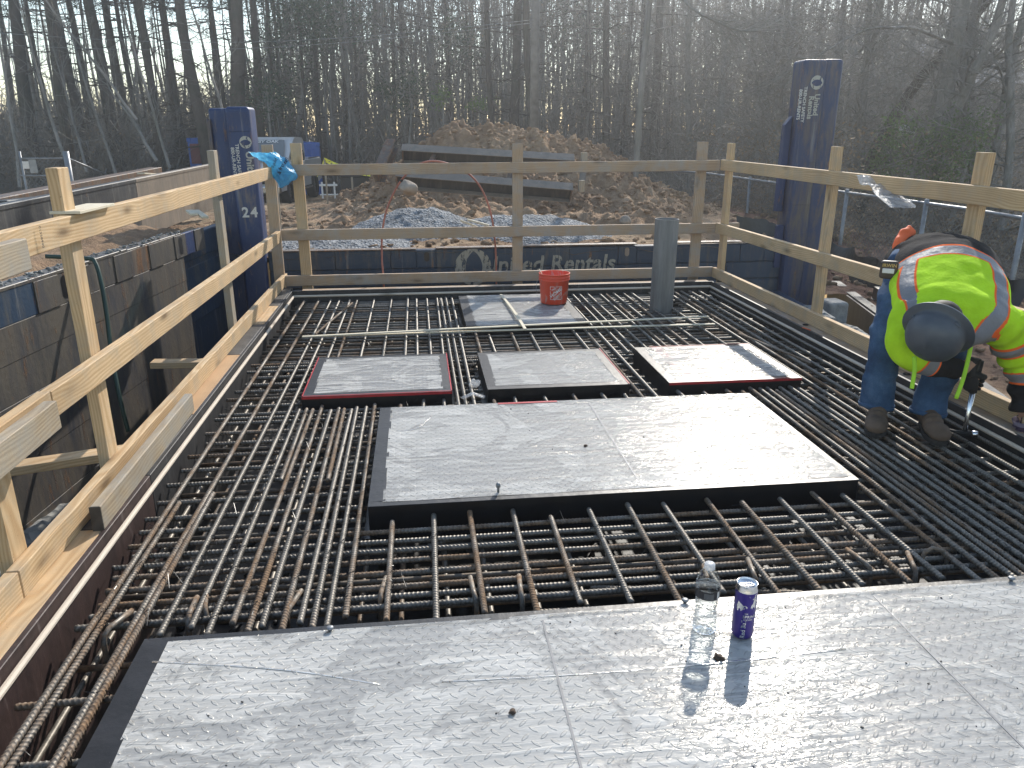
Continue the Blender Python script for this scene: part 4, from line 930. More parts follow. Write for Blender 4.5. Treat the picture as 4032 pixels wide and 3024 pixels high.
o=board('stir_stick',(bp.x+.02,bp.y+.13,.03),(bp.x-.115,bp.y+.16,.27),.02,.006,MAT['lath']); tag(o,'wooden stirring stick poking out of the orange bucket','stick')
# label: slanted square with three words
def cyl(rad,taper=0,z0=0):
    def f(v): 
        rr=rad+taper*v.y; a=v.x/rad; return Vector((rr*math.sin(a),-rr*math.cos(a),v.y))
    return f
def square_label():
    b=MB(); n=14; f=cyl(.1145,.067)
    vs=[];fs=[]
    for i in range(n+1):
        x=-.042+.084*i/n; vs+=[f(Vector((x,.055,0)))*1.004,f(Vector((x,.142,0)))*1.004]
    fs=[(2*i,2*i+2,2*i+3,2*i+1) for i in range(n)]
    return b.add(vs,fs)
bpy.context.view_layer.update(); letters_mat('bucket_white',(.70,.60,.56),.40,60)
# square outline
def outline(x0,x1,y0,y1,w,f,mat,par,name):
    b=MB()
    for (a,c,d,e) in ((x0,x1,y0,y0+w),(x0,x1,y1-w,y1),(x0,x0+w,y0+w,y1-w),(x1-w,x1,y0+w,y1-w)):
        n=8; vs=[];fs=[]
        for i in range(n+1): x=a+(c-a)*i/n; vs+=[f(Vector((x,d,0))),f(Vector((x,e,0)))]
        b.add(vs,[(2*i,2*i+2,2*i+3,2*i+1) for i in range(n)])
    return b.build(name,MAT[mat],par)
fb=cyl(.1068,.0)
def fbk(v):
    z=v.y; rr=.1048+.0118*(z/.177)+.0016; a=v.x/.112; return Vector((rr*math.sin(a),-rr*math.cos(a),z))
lab=outline(-.026,.066,.045,.150,.0035,fbk,'bucket_white',bk,'label_frame')
def ftext(cx,cz,ang):
    def f(v):
        x=v.x*math.cos(ang)-v.y*math.sin(ang)+cx; y=v.x*math.sin(ang)+v.y*math.cos(ang)+cz; return fbk(Vector((x,y,0)))
    return f
for s,sz,cx,cz in (('THE',.020,.002,.128),('HOME',.038,.020,.100),('DEPOT',.026,.036,.072)):
    me=text_mesh(s,sz,.03,0); 
    fn=ftext(cx,cz,R_(38))
    for v in me.vertices: v.co=fn(v.co)
    me.materials.append(MAT['bucket_white']); o=bpy.data.objects.new('lettering',me); link(o,bk)
# can
cp=W(2921,2494,z=.006); can=empty('drink_can',(cp.x,cp.y,.0045)); tag(can,'open purple and silver energy drink can standing on the nearest lid','can'); can.rotation_euler=(0,0,R_(-20))
MAT['can_purple']=(lambda t:t.pbr(Base_Color=(.045,.028,.22,1),Metallic=.4,Roughness=.3))(Mt('can_purple'))
MAT['silver']=(lambda t:t.pbr(Base_Color=(.78,.78,.79,1),Metallic=1.0,Roughness=.25))(Mt('silver'))
rc_=.0288; b=MB()
b.lathe([(.0,.006),(.018,.003),(.0235,.0),(.0255,.001),(.0288,.009),(.0288,.142)],40,0); b.lathe([(.0288,.142),(.0283,.147),(.0255,.154),(.0262,.158),(.0268,.1605),(.0262,.162),(.0252,.1600),(.0245,.1545),(0,.1545)],40,1); b.build('body',[MAT['can_purple'],MAT['silver']],can)
b=MB(); b.add([(.010*math.cos(t)-.0105,.0075*math.sin(t)-.002,.1549) for t in [2*pi*k/18 for k in range(18)]],[tuple(range(18))]); b.build('opening',MAT['black_paint'],can)
b=MB(); b.tube([(.011*math.cos(t)+.006,.007*math.sin(t),.1565) for t in [2*pi*k/18 for k in range(19)]],.0013,6,cap=False); b.build('pull_tab',MAT['silver'],can)
fc=cyl(rc_+.0003)
def ct(s,size,u,z,ang,mat,bold=.0,name='lettering'):
    me=text_mesh(s,size,bold,0); 
    for v in me.vertices:
        x=v.co.x*math.cos(ang)-v.co.y*math.sin(ang)+u; y=v.co.x*math.sin(ang)+v.co.y*math.cos(ang)+z; v.co=fc(Vector((x,y,0)))
    me.materials.append(MAT[mat]); o=bpy.data.objects.new(name,me); link(o,can)
ct('Red Bull',.0165,-.001,.034,pi/2,'silver',.02); ct('THE',.0055,.003,.082,0,'silver',.01); ct('SPRING',.012,.014,.0725,0,'silver',.01); ct('EDITION',.0065,.009,.0635,0,'silver',.01)
def bull(pts,u,z,s,mir=1):
    b=MB(); 
    n=len(pts); vs=[fc(Vector((u+mir*x*s,z+y*s,0))) for x,y in pts]
    bm=bmesh.new(); vv=[bm.verts.new(v) for v in vs]; bm.faces.new(vv if mir>0 else vv[::-1]); bmesh.ops.triangulate(bm,faces=bm.faces[:]); b.bm(bm); b.build('emblem',MAT['silver'],can)
bpts=[(0,.9),(.12,.75),(.35,.62),(.55,.45),(.72,.5),(.95,.38),(.8,.32),(.95,.2),(.75,.2),(.65,.08),(.5,.18),(.38,.05),(.42,-.12),(.3,-.22),(.28,0),(.12,.05),(-.02,-.1),(.05,-.28),(-.08,-.3),(-.15,-.05),(-.18,.3)]
bull(bpts,-.021,.094,.026,1); bull([(-.9,1.3),(-.3,1.25),(.12,1.1),(.3,.75),(.35,.5),(.5,.35),(.62,.0),(.5,.05),(.42,-.15),(.3,.1),(.12,.0),(.02,-.22),(-.06,0),(.0,.35),(-.25,.7),(-.6,.9)],.028,.100,.026,-1)
bull([(-.2,1.6),(.9,1.55),(.9,.7),(.55,.95),(.15,1.25)],.004,.100,.026,1)
# bottle
bo=W(2772,2476,z=.006); bt=empty('water_bottle',(bo.x,bo.y,.0045)); tag(bt,'clear plastic water bottle with black label, half full, on the nearest lid','bottle')
def glassy(name,col,ior,rough=.02,alpha=None):
    t=Mt(name); b=t.n('BsdfPrincipled',Base_Color=(*col,1),Roughness=rough,IOR=ior,Transmission_Weight=1.0); tr=t.n('BsdfTransparent',Color=(.93,.95,.96,1))
    m=t.n('MixShader',Fac=t.math('MULTIPLY',t.n('LayerWeight',Blend=.35).outputs['Facing'],.75,clamp=True),i1=tr.outputs[0],i2=b.outputs[0]); t.t.links.new(m.outputs[0],t.out.inputs[0]); MAT[name]=t.m
glassy('clear_pet',(.95,.97,1),1.35); glassy('water',(.93,.96,.98),1.33)
prof_=[(.0,.006),(.020,.004),(.026,.0),(.031,.004),(.0325,.014)]
for k in range(7): z=.02+k*.013; w=.0315 if k in(0,1) else (.0285 if k in (3,4) else .030); prof_+=[(w,z),(w-.0018,z+.005),(w,z+.009)]
prof_+=[(.0328,.112),(.0328,.146),(.0322,.152),(.0285,.166),(.021,.181),(.0145,.190),(.0128,.194)]
b=MB(); b.lathe(prof_,36); b.build('shell',MAT['clear_pet'],bt)
pw=[(max(0,r-.001),z+.001) for r,z in prof_ if z<.14]+[(.0316,.142),(0,.142)]; MB().lathe(pw,36).build('water',MAT['water'],bt)
simple('bottle_label',(.012,.013,.018),.35,0,.2,40); o=MB().lathe([(.0332,.112),(.0332,.136)],40).build('label',MAT['bottle_label'],bt)
b=MB(); fcb=cyl(.0335)
for i in range(5):
    vs=[];z=.116+i*.0035
    for k in range(9): x=-.021+.026*k/8; vs+=[fcb(Vector((x,z,0))),fcb(Vector((x,z+.0011,0)))]
    b.add(vs,[(2*k,2*k+2,2*k+3,2*k+1) for k in range(8)])
vs=[]
b.build('small_print',simple('print_grey',(.28,.28,.28),.5),o)
b=MB(); vs=[]
for k in range(5): x=.016+.008*k/4; vs+=[fcb(Vector((x,.113,0))),fcb(Vector((x,.135,0)))]
b.add(vs,[(2*k,2*k+2,2*k+3,2*k+1) for k in range(4)]); b.build('white_patch',MAT['white_paint'],o)
cloudy('cap_white',(.85,.86,.88),.9,.35); MB().lathe([(.0135,.190),(.0142,.191),(.0142,.2045),(.013,.2065),(0,.2065)],24).build('cap',MAT['cap_white'],bt)
# pencil and ring on right ledge
p=W(3196,1262,z=.035); q=W(3176,1246,z=.035)
b=MB(); b.tube([(0,0,0),(0,.075,0),(0,.085,0)],[.004,.004,.001],6); o=b.build('pencil',simple('pencil_orange',(.75,.13,.03),.5),loc=W(3192,1300,z=.036)); o.rotation_euler=(0,0,R_(14)); tag(o,'orange carpenter pencil lying on the right ledge','pencil')
b=MB(); b.tube([(.016*math.cos(t),.016*math.sin(t),0) for t in [2*pi*k/16 for k in range(17)]],.0035,6,cap=False); o=b.build('washer_ring',MAT['rubber'],loc=W(3172,1278,z=.036)); tag(o,'black ring lying next to the orange pencil','ring')
b=MB(); b.tube([(.016*math.cos(t),.016*math.sin(t),0) for t in [2*pi*k/16 for k in range(17)]],.0035,6,cap=False); o=b.build('washer_ring',MAT['rubber'],loc=W(3570,1472,z=.036)); tag(o,'black ring on the right ledge between the worker\'s legs','ring')
# clear tape piece between hatches
b=MB(); b.tube([(-.0,0,0),(.06,.03,.015),(.12,.0,0)],[(.02,.002)]*3,8); o=b.build('clear_tape',MAT['tape_clear'],loc=(.19,3.80,-.03)); tag(o,'strip of clear tape stuck on rebars between left and middle hatches','tape')
b=MB()
for i in range(4): b.sphere((random.uniform(-.02,.02),random.uniform(-.02,.02),random.uniform(0,.03)),(.018,.014,.02),seg=8,ring=6)
me=noisy(remesh(b.mesh('p'),.004,1),.006,60); o=put('plastic_scrap',me,MAT['bag_clear']); o.location=(.275,4.02,-.035); tag(o,'crumpled clear plastic scrap left of the middle small hatch','plastic scrap')
# ============================================================ hoses
simple('hose_copper',(.36,.13,.09),.5,0,.25,6); simple('hose_green',(.02,.05,.038),.45,0,.2,6)
Yh=6.95
hp=[W(px*1.8228,py*1.8228,Y=Yh) for px,py in ((828,600),(825,560),(826,500),(838,445),(865,392),(900,358),(935,348),(975,356),(1012,375),(1040,408),(1060,460),(1069,520),(1072,590))]
for k in (0,1,2): hp[k]=W((828,825,826)[k]*1.8228,(600,560,500)[k]*1.8228,Y=6.82+.05*k)
hp=[hp[0]-Vector((0,-.05,.5))]+hp+[hp[-1]-Vector((0,0,.6))]
b=MB(); b.tube(spline(hp),.0085,8); o=b.build('hose',MAT['hose_copper']); tag(o,'copper red hose looping high behind the far rail','hose')
o2=MB(); o2.tube([(0,0,0),(.02,0,.016)],.011,8); o2.build('tape_wrap',MAT['rubber'],o,loc=hp[5]+Vector((.0,0,.0)))
b=MB(); pts=[onleft(325,1020,.02)+Vector((-.2,0,.02)),onleft(345,1018,.02),onleft(375,1035,.06),onleft(398,1110,.10),onleft(420,1240,.14),onleft(440,1400,.18),onleft(470,1560,.24),onleft(505,1700,.28)]
b.tube(spline(pts),.0125,10); o=b.build('hose',MAT['hose_green']); tag(o,'dark green hose hanging over the left steel panel','hose')
# ============================================================ plastic bags
def rag(name,cl,label,mat,M=None,seed=0,thick=.0006):
    """cl: list of (centre, halfwidth, direction) cross-sections -> flattened crumpled tube"""
    vs=[];n=26
    for i,(c,w,t) in enumerate(cl):
        c=Vector(c)
        for k in range(n):
            a=2*pi*k/n; cr=1+.5*noise.noise(Vector((math.cos(a)*1.6+seed,math.sin(a)*1.6,i*.75)))+.45*noise.noise(Vector((math.cos(a)*4+seed,math.sin(a)*4,i*1.3)))
            vs.append(c+Vector((math.cos(a)*w*cr,math.sin(a)*t*cr,.12*w*noise.noise(Vector((a*1.5,i*.7,seed))))))
    F=[(i*n+k,i*n+(k+1)%n,(i+1)*n+(k+1)%n,(i+1)*n+k) for i in range(len(cl)-1) for k in range(n)]
    me=smooth(nmesh(name,vs,F)); o=bpy.data.objects.new('t',me); COL.objects.link(o); m=o.modifiers.new('s','SUBSURF'); m.levels=m.render_levels=2
    m2=bpy.data.meshes.new_from_object(o.evaluated_get(bpy.context.evaluated_depsgraph_get())); bpy.data.objects.remove(o); m2.name=name
    noisy(m2,.010,22,seed); noisy(m2,.004,60,seed); return put(name,smooth(m2),MAT[mat])
cs=[]
for px,py,w,t in ((565,330,.10,.05),(572,338,.095,.055),(588,345,.085,.05),(598,352,.065,.045),(607,362,.085,.05),(613,372,.085,.055),(617,382,.07,.05),(614,392,.05,.04),(610,400,.025,.02),(608,405,.006,.006)):
    cs.append((W(px*1.8228,py*1.8228,Y=6.63),w*1.15,t*1.5))
o=rag('plastic_bag',cs,'', 'bag_blue',seed=3); tag(o,'bright blue plastic bag with black print snagged on the left corner post','plastic bag')
simple('ink_black',(.01,.012,.02),.5)
from mathutils.bvhtree import BVHTree
bvh=BVHTree.FromPolygons([v.co.copy() for v in o.data.vertices],[tuple(p_.vertices) for p_ in o.data.polygons])
def onbag(M):
    Mi=M.inverted()
    def f(co):
        w=M@co; h=bvh.ray_cast(Vector((w.x,6.0,w.z)),Vector((0,1,0)))
        return Mi@Vector((w.x,(h[0].y if h[0] else w.y)-.004,w.z))
    return f
p=W(610*1.8228,358*1.8228,Y=6.56); Mb=Mface(p.x,6.585,p.z)@Matrix.Rotation(R_(62),4,'Z'); lettering('& frozen',.042,'ink_black',Mb,o,.02,name='print',ext=0,mapf=onbag(Mb))
p=W(592*1.8228,352*1.8228,Y=6.56); Mb=Mface(p.x,6.595,p.z)@Matrix.Rotation(R_(62),4,'Z'); lettering('liquid',.038,'ink_black',Mb,o,.01,name='print',ext=0,mapf=onbag(Mb))
cs=[]
for px,py,w,t in ((1866,378,.035,.02),(1872,392,.055,.03),(1880,402,.045,.03),(1888,395,.03,.03),(1896,405,.035,.025),(1912,418,.055,.025),(1930,430,.07,.02),(1948,442,.075,.018),(1958,448,.06,.012)):
    cs.append((W(px*1.8228,py*1.8228,X=2.62),w,t))
o=rag('plastic_sheet',cs,'','bag_clear',seed=8); tag(o,'torn clear plastic tied round the right top rail','plastic sheet')
b=MB(); b.tube([(0,-.05,-.05),(-.03,-.03,.06),(.03,.0,.06),(.04,.02,-.05)],.012,6)
# ============================================================ far vehicles and clutter
def truck():
    t=empty('pickup_truck'); tag(t,'silver pickup truck with lettered windscreen parked behind the blue column','truck')
    # local: x forward, y left, z up ; length 5.0
    MAT['car_silver']=(lambda t:t.pbr(Base_Color=(.55,.55,.54,1),Metallic=.2,Roughness=.35,Coat_Weight=.5))(Mt('car_silver'))
    MAT['car_glass']=(lambda t:t.pbr(Base_Color=(.13,.15,.155,1),Roughness=.12,Specular_IOR_Level=.8))(Mt('car_glass'))
    MAT['chrome']=(lambda t:t.pbr(Base_Color=(.6,.6,.6,1),Metallic=1.,Roughness=.2))(Mt('chrome'))
    def ext(prof,w,inset=.04):  # profile in xz extruded across y with rounded sides
        b=MB(); n=len(prof); cx=sum(p[0] for p in prof)/n; cz=sum(p[1] for p in prof)/n
        rings=[(-w/2,.94),(-w/2+inset,1),(w/2-inset,1),(w/2,.94)]; vs=[]
        for y,s in rings: vs+=[(cx+(x-cx)*(1-(1-s)*.6),y,cz+(z-cz)*s) for x,z in prof]
        fs=[tuple(range(n)),tuple(3*n+k for k in range(n-1,-1,-1))]
        for r in range(3): fs+=[(r*n+(k+1)%n,r*n+k,(r+1)*n+k,(r+1)*n+(k+1)%n) for k in range(n)]
        b.add(vs,fs); return b
    body=[(2.45,.42),(2.5,.62),(2.46,.86),(2.36,.98),(1.35,1.08),(.9,1.10),(-2.45,1.12),(-2.5,1.08),(-2.5,.5),(-1.95,.42),(-1.85,.62),(-1.6,.80),(-1.25,.80),(-1.0,.62),(-.92,.40),(1.05,.40),(1.12,.62),(1.35,.80),(1.7,.80),(1.95,.62),(2.02,.42)]
    ext(body,1.78).build('body',MAT['car_silver'],t)
    cab=[(1.15,1.06),(.35,1.62),(.15,1.70),(-.75,1.70),(-.9,1.62),(-1.0,1.08)]
    cb=ext(cab,1.50,.12); cb.build('cab',MAT['car_silver'],t)
    b=MB(); b.add([(1.10,-.66,1.115),(1.10,.66,1.115),(.40,.56,1.60),(.40,-.56,1.60)],[(0,1,2,3)]); b.v=[(x+.030,y,z+.035) for x,y,z in b.v]; ws=b.build('windscreen',MAT['car_glass'],t)
    for s in (-1,1):
        b=MB(); b.add([(.85,s*.765,1.14),(-.05,s*.765,1.14),(-.05,s*.735,1.56),(.42,s*.735,1.56)],[(0,1,2,3) if s<0 else (3,2,1,0)]); b.build('side_window',MAT['car_glass'],t)
        b=MB(); b.add([(-.13,s*.765,1.14),(-.85,s*.765,1.14),(-.80,s*.735,1.56),(-.13,s*.735,1.56)],[(0,1,2,3) if s<0 else (3,2,1,0)]); b.build('side_window',MAT['car_glass'],t)
        MB().bm(rbox((.72,min(s*.92,s*1.12),1.12),(.84,max(s*.92,s*1.12),1.32),.03)).build('mirror',MAT['rubber'],t)
        MB().bm(rbox((2.40,min(s*.55,s*.86),.74),(2.50,max(s*.55,s*.86),.94),.02)).build('headlight',MAT['car_glass'],t)
        MB().box((-2.4,min(s*.80,s*.86),1.11),(-1.0,max(s*.80,s*.86),1.135),0,.01).build('bed_rail',MAT['rubber'],t)
        MB().box((-.9,min(s*.80,s*.93),.34),(1.0,max(s*.80,s*.93),.38),0,.01).build('side_step',MAT['chrome'],t)
        MB().box((.02,min(s*.885,s*.905),.95),(.16,max(s*.885,s*.905),.985),0,.005).build('door_handle',MAT['rubber'],t)
        for x in (1.53,-1.43):
            w=empty('wheel',(x,s*.79,.36)); w.parent=t; R=Matrix.Rotation(pi/2,4,'X')
            b=MB(); b.lathe([(.22,-.11),(.34,-.12),(.365,-.08),(.365,.08),(.34,.12),(.22,.11)],28,M=R); b.build('tyre',MAT['rubber'],w)
            b=MB(); b.lathe([(.0,-.05),(.06,-.05),(.19,-.04),(.225,-.09),(.225,.09),(.19,.04),(.06,.05),(0,.05)],20,M=R)
            for k in range(6):
                a=k*pi/3; b.box((.05,-.075,-.02),(.2,.075,.02),M=Matrix.Rotation(a,4,'Y'))
            b.build('rim',MAT['chrome'],w)
    MB().box((2.48,-.52,.62),(2.53,.52,.90),0,.01).build('grille',MAT['rubber'],t)
    MB().bm(rbox((2.42,-.88,.40),(2.60,.88,.58),.03)).build('bumper',MAT['chrome'],t)
    bpy.context.view_layer.update()
    d=Vector((-.70,0,.485)).normalized(); M=Matrix.Identity(4); nrm=Vector((.485,0,.70)).normalized(); xx=Vector((0,1,0)); yy=nrm.cross(xx)
    for i,v in enumerate((xx,yy,nrm)): 
        for j in range(3): M[j][i]=v[j]
    M.translation=Vector((.512,.0,1.592)); me=text_mesh('MOSSY OAK',.15,.03,.001)
    me.materials.append(MAT['white_paint']); o=bpy.data.objects.new('lettering',me); o.matrix_local=M; link(o,ws)
    c=W(1150,790,z=-.50); fw=W(1160,800,Y=21.2)
    return t
tk=truck(); ry=21.0; c=W(1180,780,Y=ry); tk.location=(-3.98,22.4,gz(-4,22.4)-.02); tk.rotation_euler=(0,0,-pi/2-R_(5)); tk.scale=(1,1,1)
def container(u0,u1,v,Y,mat,label,side=0,h=2.4,w=2.4,rot=0,L=6):
    t=empty('shipping_container'); tag(t,label,'container'); a=W(u0*1.8228,v*1.8228,Y=Y); c=W(u1*1.8228,v*1.8228,Y=Y); w=c.x-a.x
    b=MB(); b.box((0,0,0),(w,L,h),0,.03); b.build('shell',MAT[mat[0]],t)
    b=MB(); n=max(3,int(w/.28))
    for k in range(n): x=.12+(w-.24)*k/n; b.box((x,-.035,.2),(x+(w-.24)/n*.55,0,h-.2),0,.01)
    if mat[1]!=mat[0]:
        b=MB(); 
        for z in (.3,.95,1.63): b.box((.07,-.04,z),(w-.07,0,z+.60),0,.015)
    b.build('door_panel',MAT[mat[1]],t)
    b=MB(); nn=int(L/.28)
    for k in range(nn): b.box((w,.15+k*.28,.15),(w+.03,.15+k*.28+.15,h-.15),0,.01)
    b.build('side_ribs',MAT[mat[0]],t)
    for (x,z) in ((0,0),(w-.12,0),(0,h-.12),(w-.12,h-.12)): MB().box((x,-.05,z),(x+.12,.05,z+.12),0,.01).build('corner_casting',MAT[mat[0]],t)
    t.location=(a.x,Y,a.z-h); t.rotation_euler=(0,0,rot); return t
simple('cont_blue',(.03,.13,.48),.5,0,.15,2); simple('cont_maroon',(.20,.065,.07),.55,0,.2,2)
container(640,690,308,26,('cont_blue','cont_blue'),'bright blue shipping container behind the pickup truck',rot=R_(14),L=4)
container(403,452,298,26,('cont_blue','cont_maroon'),'blue shipping container with maroon end left of the blue column',L=4)
# caution tape and stakes
def stake(p,h,label):
    o=MB().box((-.018,-.01,-.05),(.018,.01,h),0,.002).build('wooden_stake',MAT['lumber_dirty'],loc=p); tag(o,label,'stake','wooden survey stakes on the site'); return o
s1=W(1290,790,Y=17); s1=Vector((s1.x,17,gz(s1.x,17)));s2=W(1390,775,Y=15.5); s2=Vector((s2.x,15.5,gz(s2.x,15.5)))
stake(s1,.95,'wooden stake carrying the yellow tape beside the truck\'s rear wheel'); stake(s2,.6,'wooden stake in front of the black bins')
q=W(1105,920,Y=8.6); stake(Vector((q.x,8.6,gz(q.x,8.6))),.85,'thin wooden stake between the two left corner posts')
t=Mt('caution'); c=t.co('Object'); x=t.n('SeparateXYZ',Vector=c).outputs[0]; k=t.math('GREATER_THAN',t.noise(t.n('Mapping',Vector=c,Scale=(18,60,30)).outputs[0],1,2),.56); MAT['caution']=t.pbr(Base_Color=t.mix(k,(.85,.80,.03),(.03,.03,.02)),Roughness=.4)
def ribbon(pts,h,mat,label,name,cat):
    vs=[];n=len(pts)
    for i,p in enumerate(pts): tw=.25*math.sin(i*.9); vs+=[Vector(p)+Vector((0,-h*tw,-h/2)),Vector(p)+Vector((0,h*tw,h/2))]
    o=put(name,nmesh(name,vs,[(2*i,2*i+2,2*i+3,2*i+1) for i in range(n-1)]),MAT[mat]); m=o.modifiers.new('t','SOLIDIFY'); m.thickness=.002; tag(o,label,cat); return o
A=W(1248,690,Y=18);B=s1+Vector((0,0,.93)); C_=W(1520,690,Y=15.3)
ribbon([A.lerp(B,i/6)-Vector((0,0,.03*math.sin(pi*i/6))) for i in range(7)]+[B.lerp(C_,i/14)-Vector((0,0,.08*math.sin(pi*i/14))) for i in range(1,15)],.085,'caution','yellow caution tape strung between the truck and the dirt heap','caution_tape','tape')
simple('bin_black',(.02,.022,.026),.3,0,.4,4)
b=MB(); b.box((0,0,0),(.95,.6,.42),0,.03); b.box((-.03,-.03,.40),(.98,.63,.44),0,.01); o=b.build('black_bin',MAT['bin_black'],loc=W(1345,778,Y=16.2)); tag(o,'black plastic wrapped bin behind the wooden stake','bin')
b=MB(); b.box((0,0,0),(.5,.5,.40),0,.03); b.box((-.04,-.02,.38),(.54,.52,.42),0,.01); o=b.build('black_bin',MAT['bin_black'],loc=W(1465,760,Y=15.6)); tag(o,'smaller black bin at the left foot of the dirt heap','bin')
b=MB()
for x in (0,.30): b.box((x,0,0),(x+.04,.05,.40),0,.005)
b.box((-.04,-.02,.30),(.40,.02,.35),0,.004); b.box((-.04,-.02,.08),(.40,.02,.11),0,.004); o=b.build('white_barrier',MAT['white_paint'],loc=W(1268,782,Y=20)); tag(o,'small white barrier frame behind the truck\'s rear wheel','barrier')
# ============================================================ fences
def chain_mat():
    t=Mt('chain_mesh'); c=t.co('UV'); s=t.n('SeparateXYZ',Vector=c); a=t.math('ADD',s.outputs[0],s.outputs[1]); d=t.math('SUBTRACT',s.outputs[0],s.outputs[1])
    f=lambda v:t.math('LESS_THAN',t.math('ABSOLUTE',t.math('SUBTRACT',t.math('FRACT',t.math('MULTIPLY',v,13.)),.5)),.045)
    k=t.math('MAXIMUM',f(a),f(d)); b=t.n('BsdfPrincipled',Base_Color=(.2,.21,.21,1),Metallic=.5,Roughness=.5); tr=t.n('BsdfTransparent'); m=t.n('MixShader',Fac=k,i1=tr.outputs[0],i2=b.outputs[0]); t.t.links.new(m.outputs[0],t.out.inputs[0]); MAT['chain']=t.m
chain_mat()
def mesh_sheet(name,P,hgt,parent):
    vs=[];n=len(P); 
    for p in P: vs+=[Vector(p),Vector(p)+Vector((0,0,hgt))]
    me=nmesh(name,vs,[(2*i,2*i+2,2*i+3,2*i+1) for i in range(n-1)]); uv=me.uv_layers.new(name='uv'); 
    d=[0]
    for a,b_ in zip(P,P[1:]): d.append(d[-1]+(Vector(b_)-Vector(a)).length)
    for pl_ in me.polygons:
        for li in pl_.loop_indices:
            vi=me.loops[li].vertex_index; uv.data[li].uv=(d[vi//2],hgt*(vi%2))
    return put(name,me,MAT['chain'],parent)
cf=empty('chain_link_fence'); tag(cf,'long chain link fence in front of the right hand woods','fence')
FP=[W(2500,665,z=.50),W(2780,682,z=.50),W(3100,727,z=.50),W(3400,768,z=.50),W(3800,822,z=.50),W(4032,860,z=.50)]; FP.append(FP[-1]+(FP[-1]-FP[-2])*1.2)
b=MB(); b.tube(FP,.021,8); b.build('top_rail',MAT['galv'],cf)
mesh_sheet('wire_mesh',[p-Vector((0,0,1.25)) for p in FP],1.25,cf)
for px in (2878,3000,3120,3235,3530,3900): 
    for a,c in zip(FP,FP[1:]):
        k=(px-2016)/FPX*_r+_f*1; ang=k.x/k.y
        if a.x/a.y<=ang<c.x/c.y:
            u=(ang*a.y-a.x)/((c.x-a.x)-ang*(c.y-a.y)); p=a.lerp(c,max(0,min(1,u))); MB().tube([p-Vector((0,0,1.4)),p+Vector((0,0,.05))],.026,8).build('fence_post',MAT['galv'],cf)
# silt fence
simple('silt_black',(.014,.015,.016),.35,0,.3,3,.01,8)
sf=[]
for i,(px,py,z) in enumerate(((2900,850,.18),(3020,870,.10),(3120,892,.05),(3290,955,.0),(3420,1010,-.02),(3560,1060,-.04),(3700,1080,-.05),(3900,1085,-.05),(4040,1110,-.05))): sf.append(W(px,py,z=z))
vs=[];P_=spline(sf,10)
rows=6
for i,p in enumerate(P_):
    for j in range(rows+1):
        t=j/rows; w=.10*noise.noise(Vector((i*.22,t*2,0)))+.06*math.sin(i*.8)*t
        vs.append(p+Vector((-.15*(1-t)+w*.6,-.1*(1-t),-.52*(1-t)+.05*noise.noise(Vector((i*.3,9,0)))*t)))
F=[(i*(rows+1)+j,(i+1)*(rows+1)+j,(i+1)*(rows+1)+j+1,i*(rows+1)+j+1) for i in range(len(P_)-1) for j in range(rows)]
o=put('silt_fence',smooth(nmesh('silt_fence',vs,F)),MAT['silt_black']); tag(o,'sagging black silt fence fabric at the foot of the right chain link fence','silt fence')
# gate at far left
gt=empty('chain_link_gate'); tag(gt,'chain link gate with a small white sign at the far left','gate')
Yg=15.5
gp=[W(x,y,Y=Yg) for x,y in ((78,600),(252,598))]
def gpost(px,y0,Y,r,h0): p=W(px,y0,Y=Y); return MB().tube([Vector((p.x,Y,-.6)),p],r,8).build('gate_post',MAT['galv'],gt)
gpost(76,596,Yg,.02,0); gpost(250,598,Yg,.02,0); gpost(258,596,Yg,.055,0)
for y in (624,692): 
    a=W(78,y,Y=Yg); c=W(250,y,Y=Yg); MB().tube([a,c],.017,6).build('gate_rail',MAT['galv'],gt)
a=W(78,775,Y=Yg);c=W(250,775,Y=Yg); mesh_sheet('wire_mesh',[a,c],W(78,624,Y=Yg).z-a.z,gt)
for (u,v,w_,h_,m_) in ((102,650,.11,.13,'white_paint'),(131,655,.13,.24,'galv')):
    p=W(u,v,Y=Yg-.03); MB().box((-w_/2,-.006,-h_/2),(w_/2,.006,h_/2),0,.002).build('gate_sign',MAT[m_],gt,loc=p)
fl=empty('chain_link_fence'); tag(fl,'low chain link fence running right from the gate behind the beams','fence')
a=W(270,625,Y=Yg); c=W(450,700,Y=24); MB().tube([a,c],.02,6).build('top_rail',MAT['galv'],fl); e_=W(800,660,Y=30); MB().tube([c,e_],.02,6).build('top_rail',MAT['galv'],fl)
mesh_sheet('wire_mesh',[a-Vector((0,0,1.2)),c-Vector((0,0,1.2)),e_-Vector((0,0,1.2))],1.2,fl)
for px,py in ((408,672),(530,668),(660,655)):
    p=W(px,py+25,Y=25); MB().tube([p-Vector((0,0,.9)),p,p+Vector((.12,0,.22))],.02,6).build('fence_post',MAT['galv'],fl)
# house beyond the right woods
simple('house_wall',(.34,.31,.29),.8); simple('house_roof',(.25,.25,.26),.8); simple('deck_wood',(.33,.22,.13),.8)
hs=empty('house',(0,0,0)); tag(hs,'pale house seen through the trees at the right','house'); Yq=30
a=W(3560,560,Y=Yq); c=W(3990,560,Y=Yq); zt_=W(3800,330,Y=Yq).z
MB().box((a.x+2.2,Yq,-1.5),(c.x,Yq+7,zt_)).build('wall',MAT['house_wall'],hs)
b=MB(); x0h,x1h=a.x+1.8,c.x+.4; b.add([(x0h,Yq-.4,zt_),(x1h,Yq-.4,zt_),(x1h,Yq+3.5,zt_+1.8),(x0h,Yq+3.5,zt_+1.8),(x0h,Yq+7.4,zt_),(x1h,Yq+7.4,zt_)],[(0,1,2,3),(3,2,5,4),(0,3,4),(1,5,2),(0,4,5,1)]); b.build('roof',MAT['house_roof'],hs)
dk=MB()
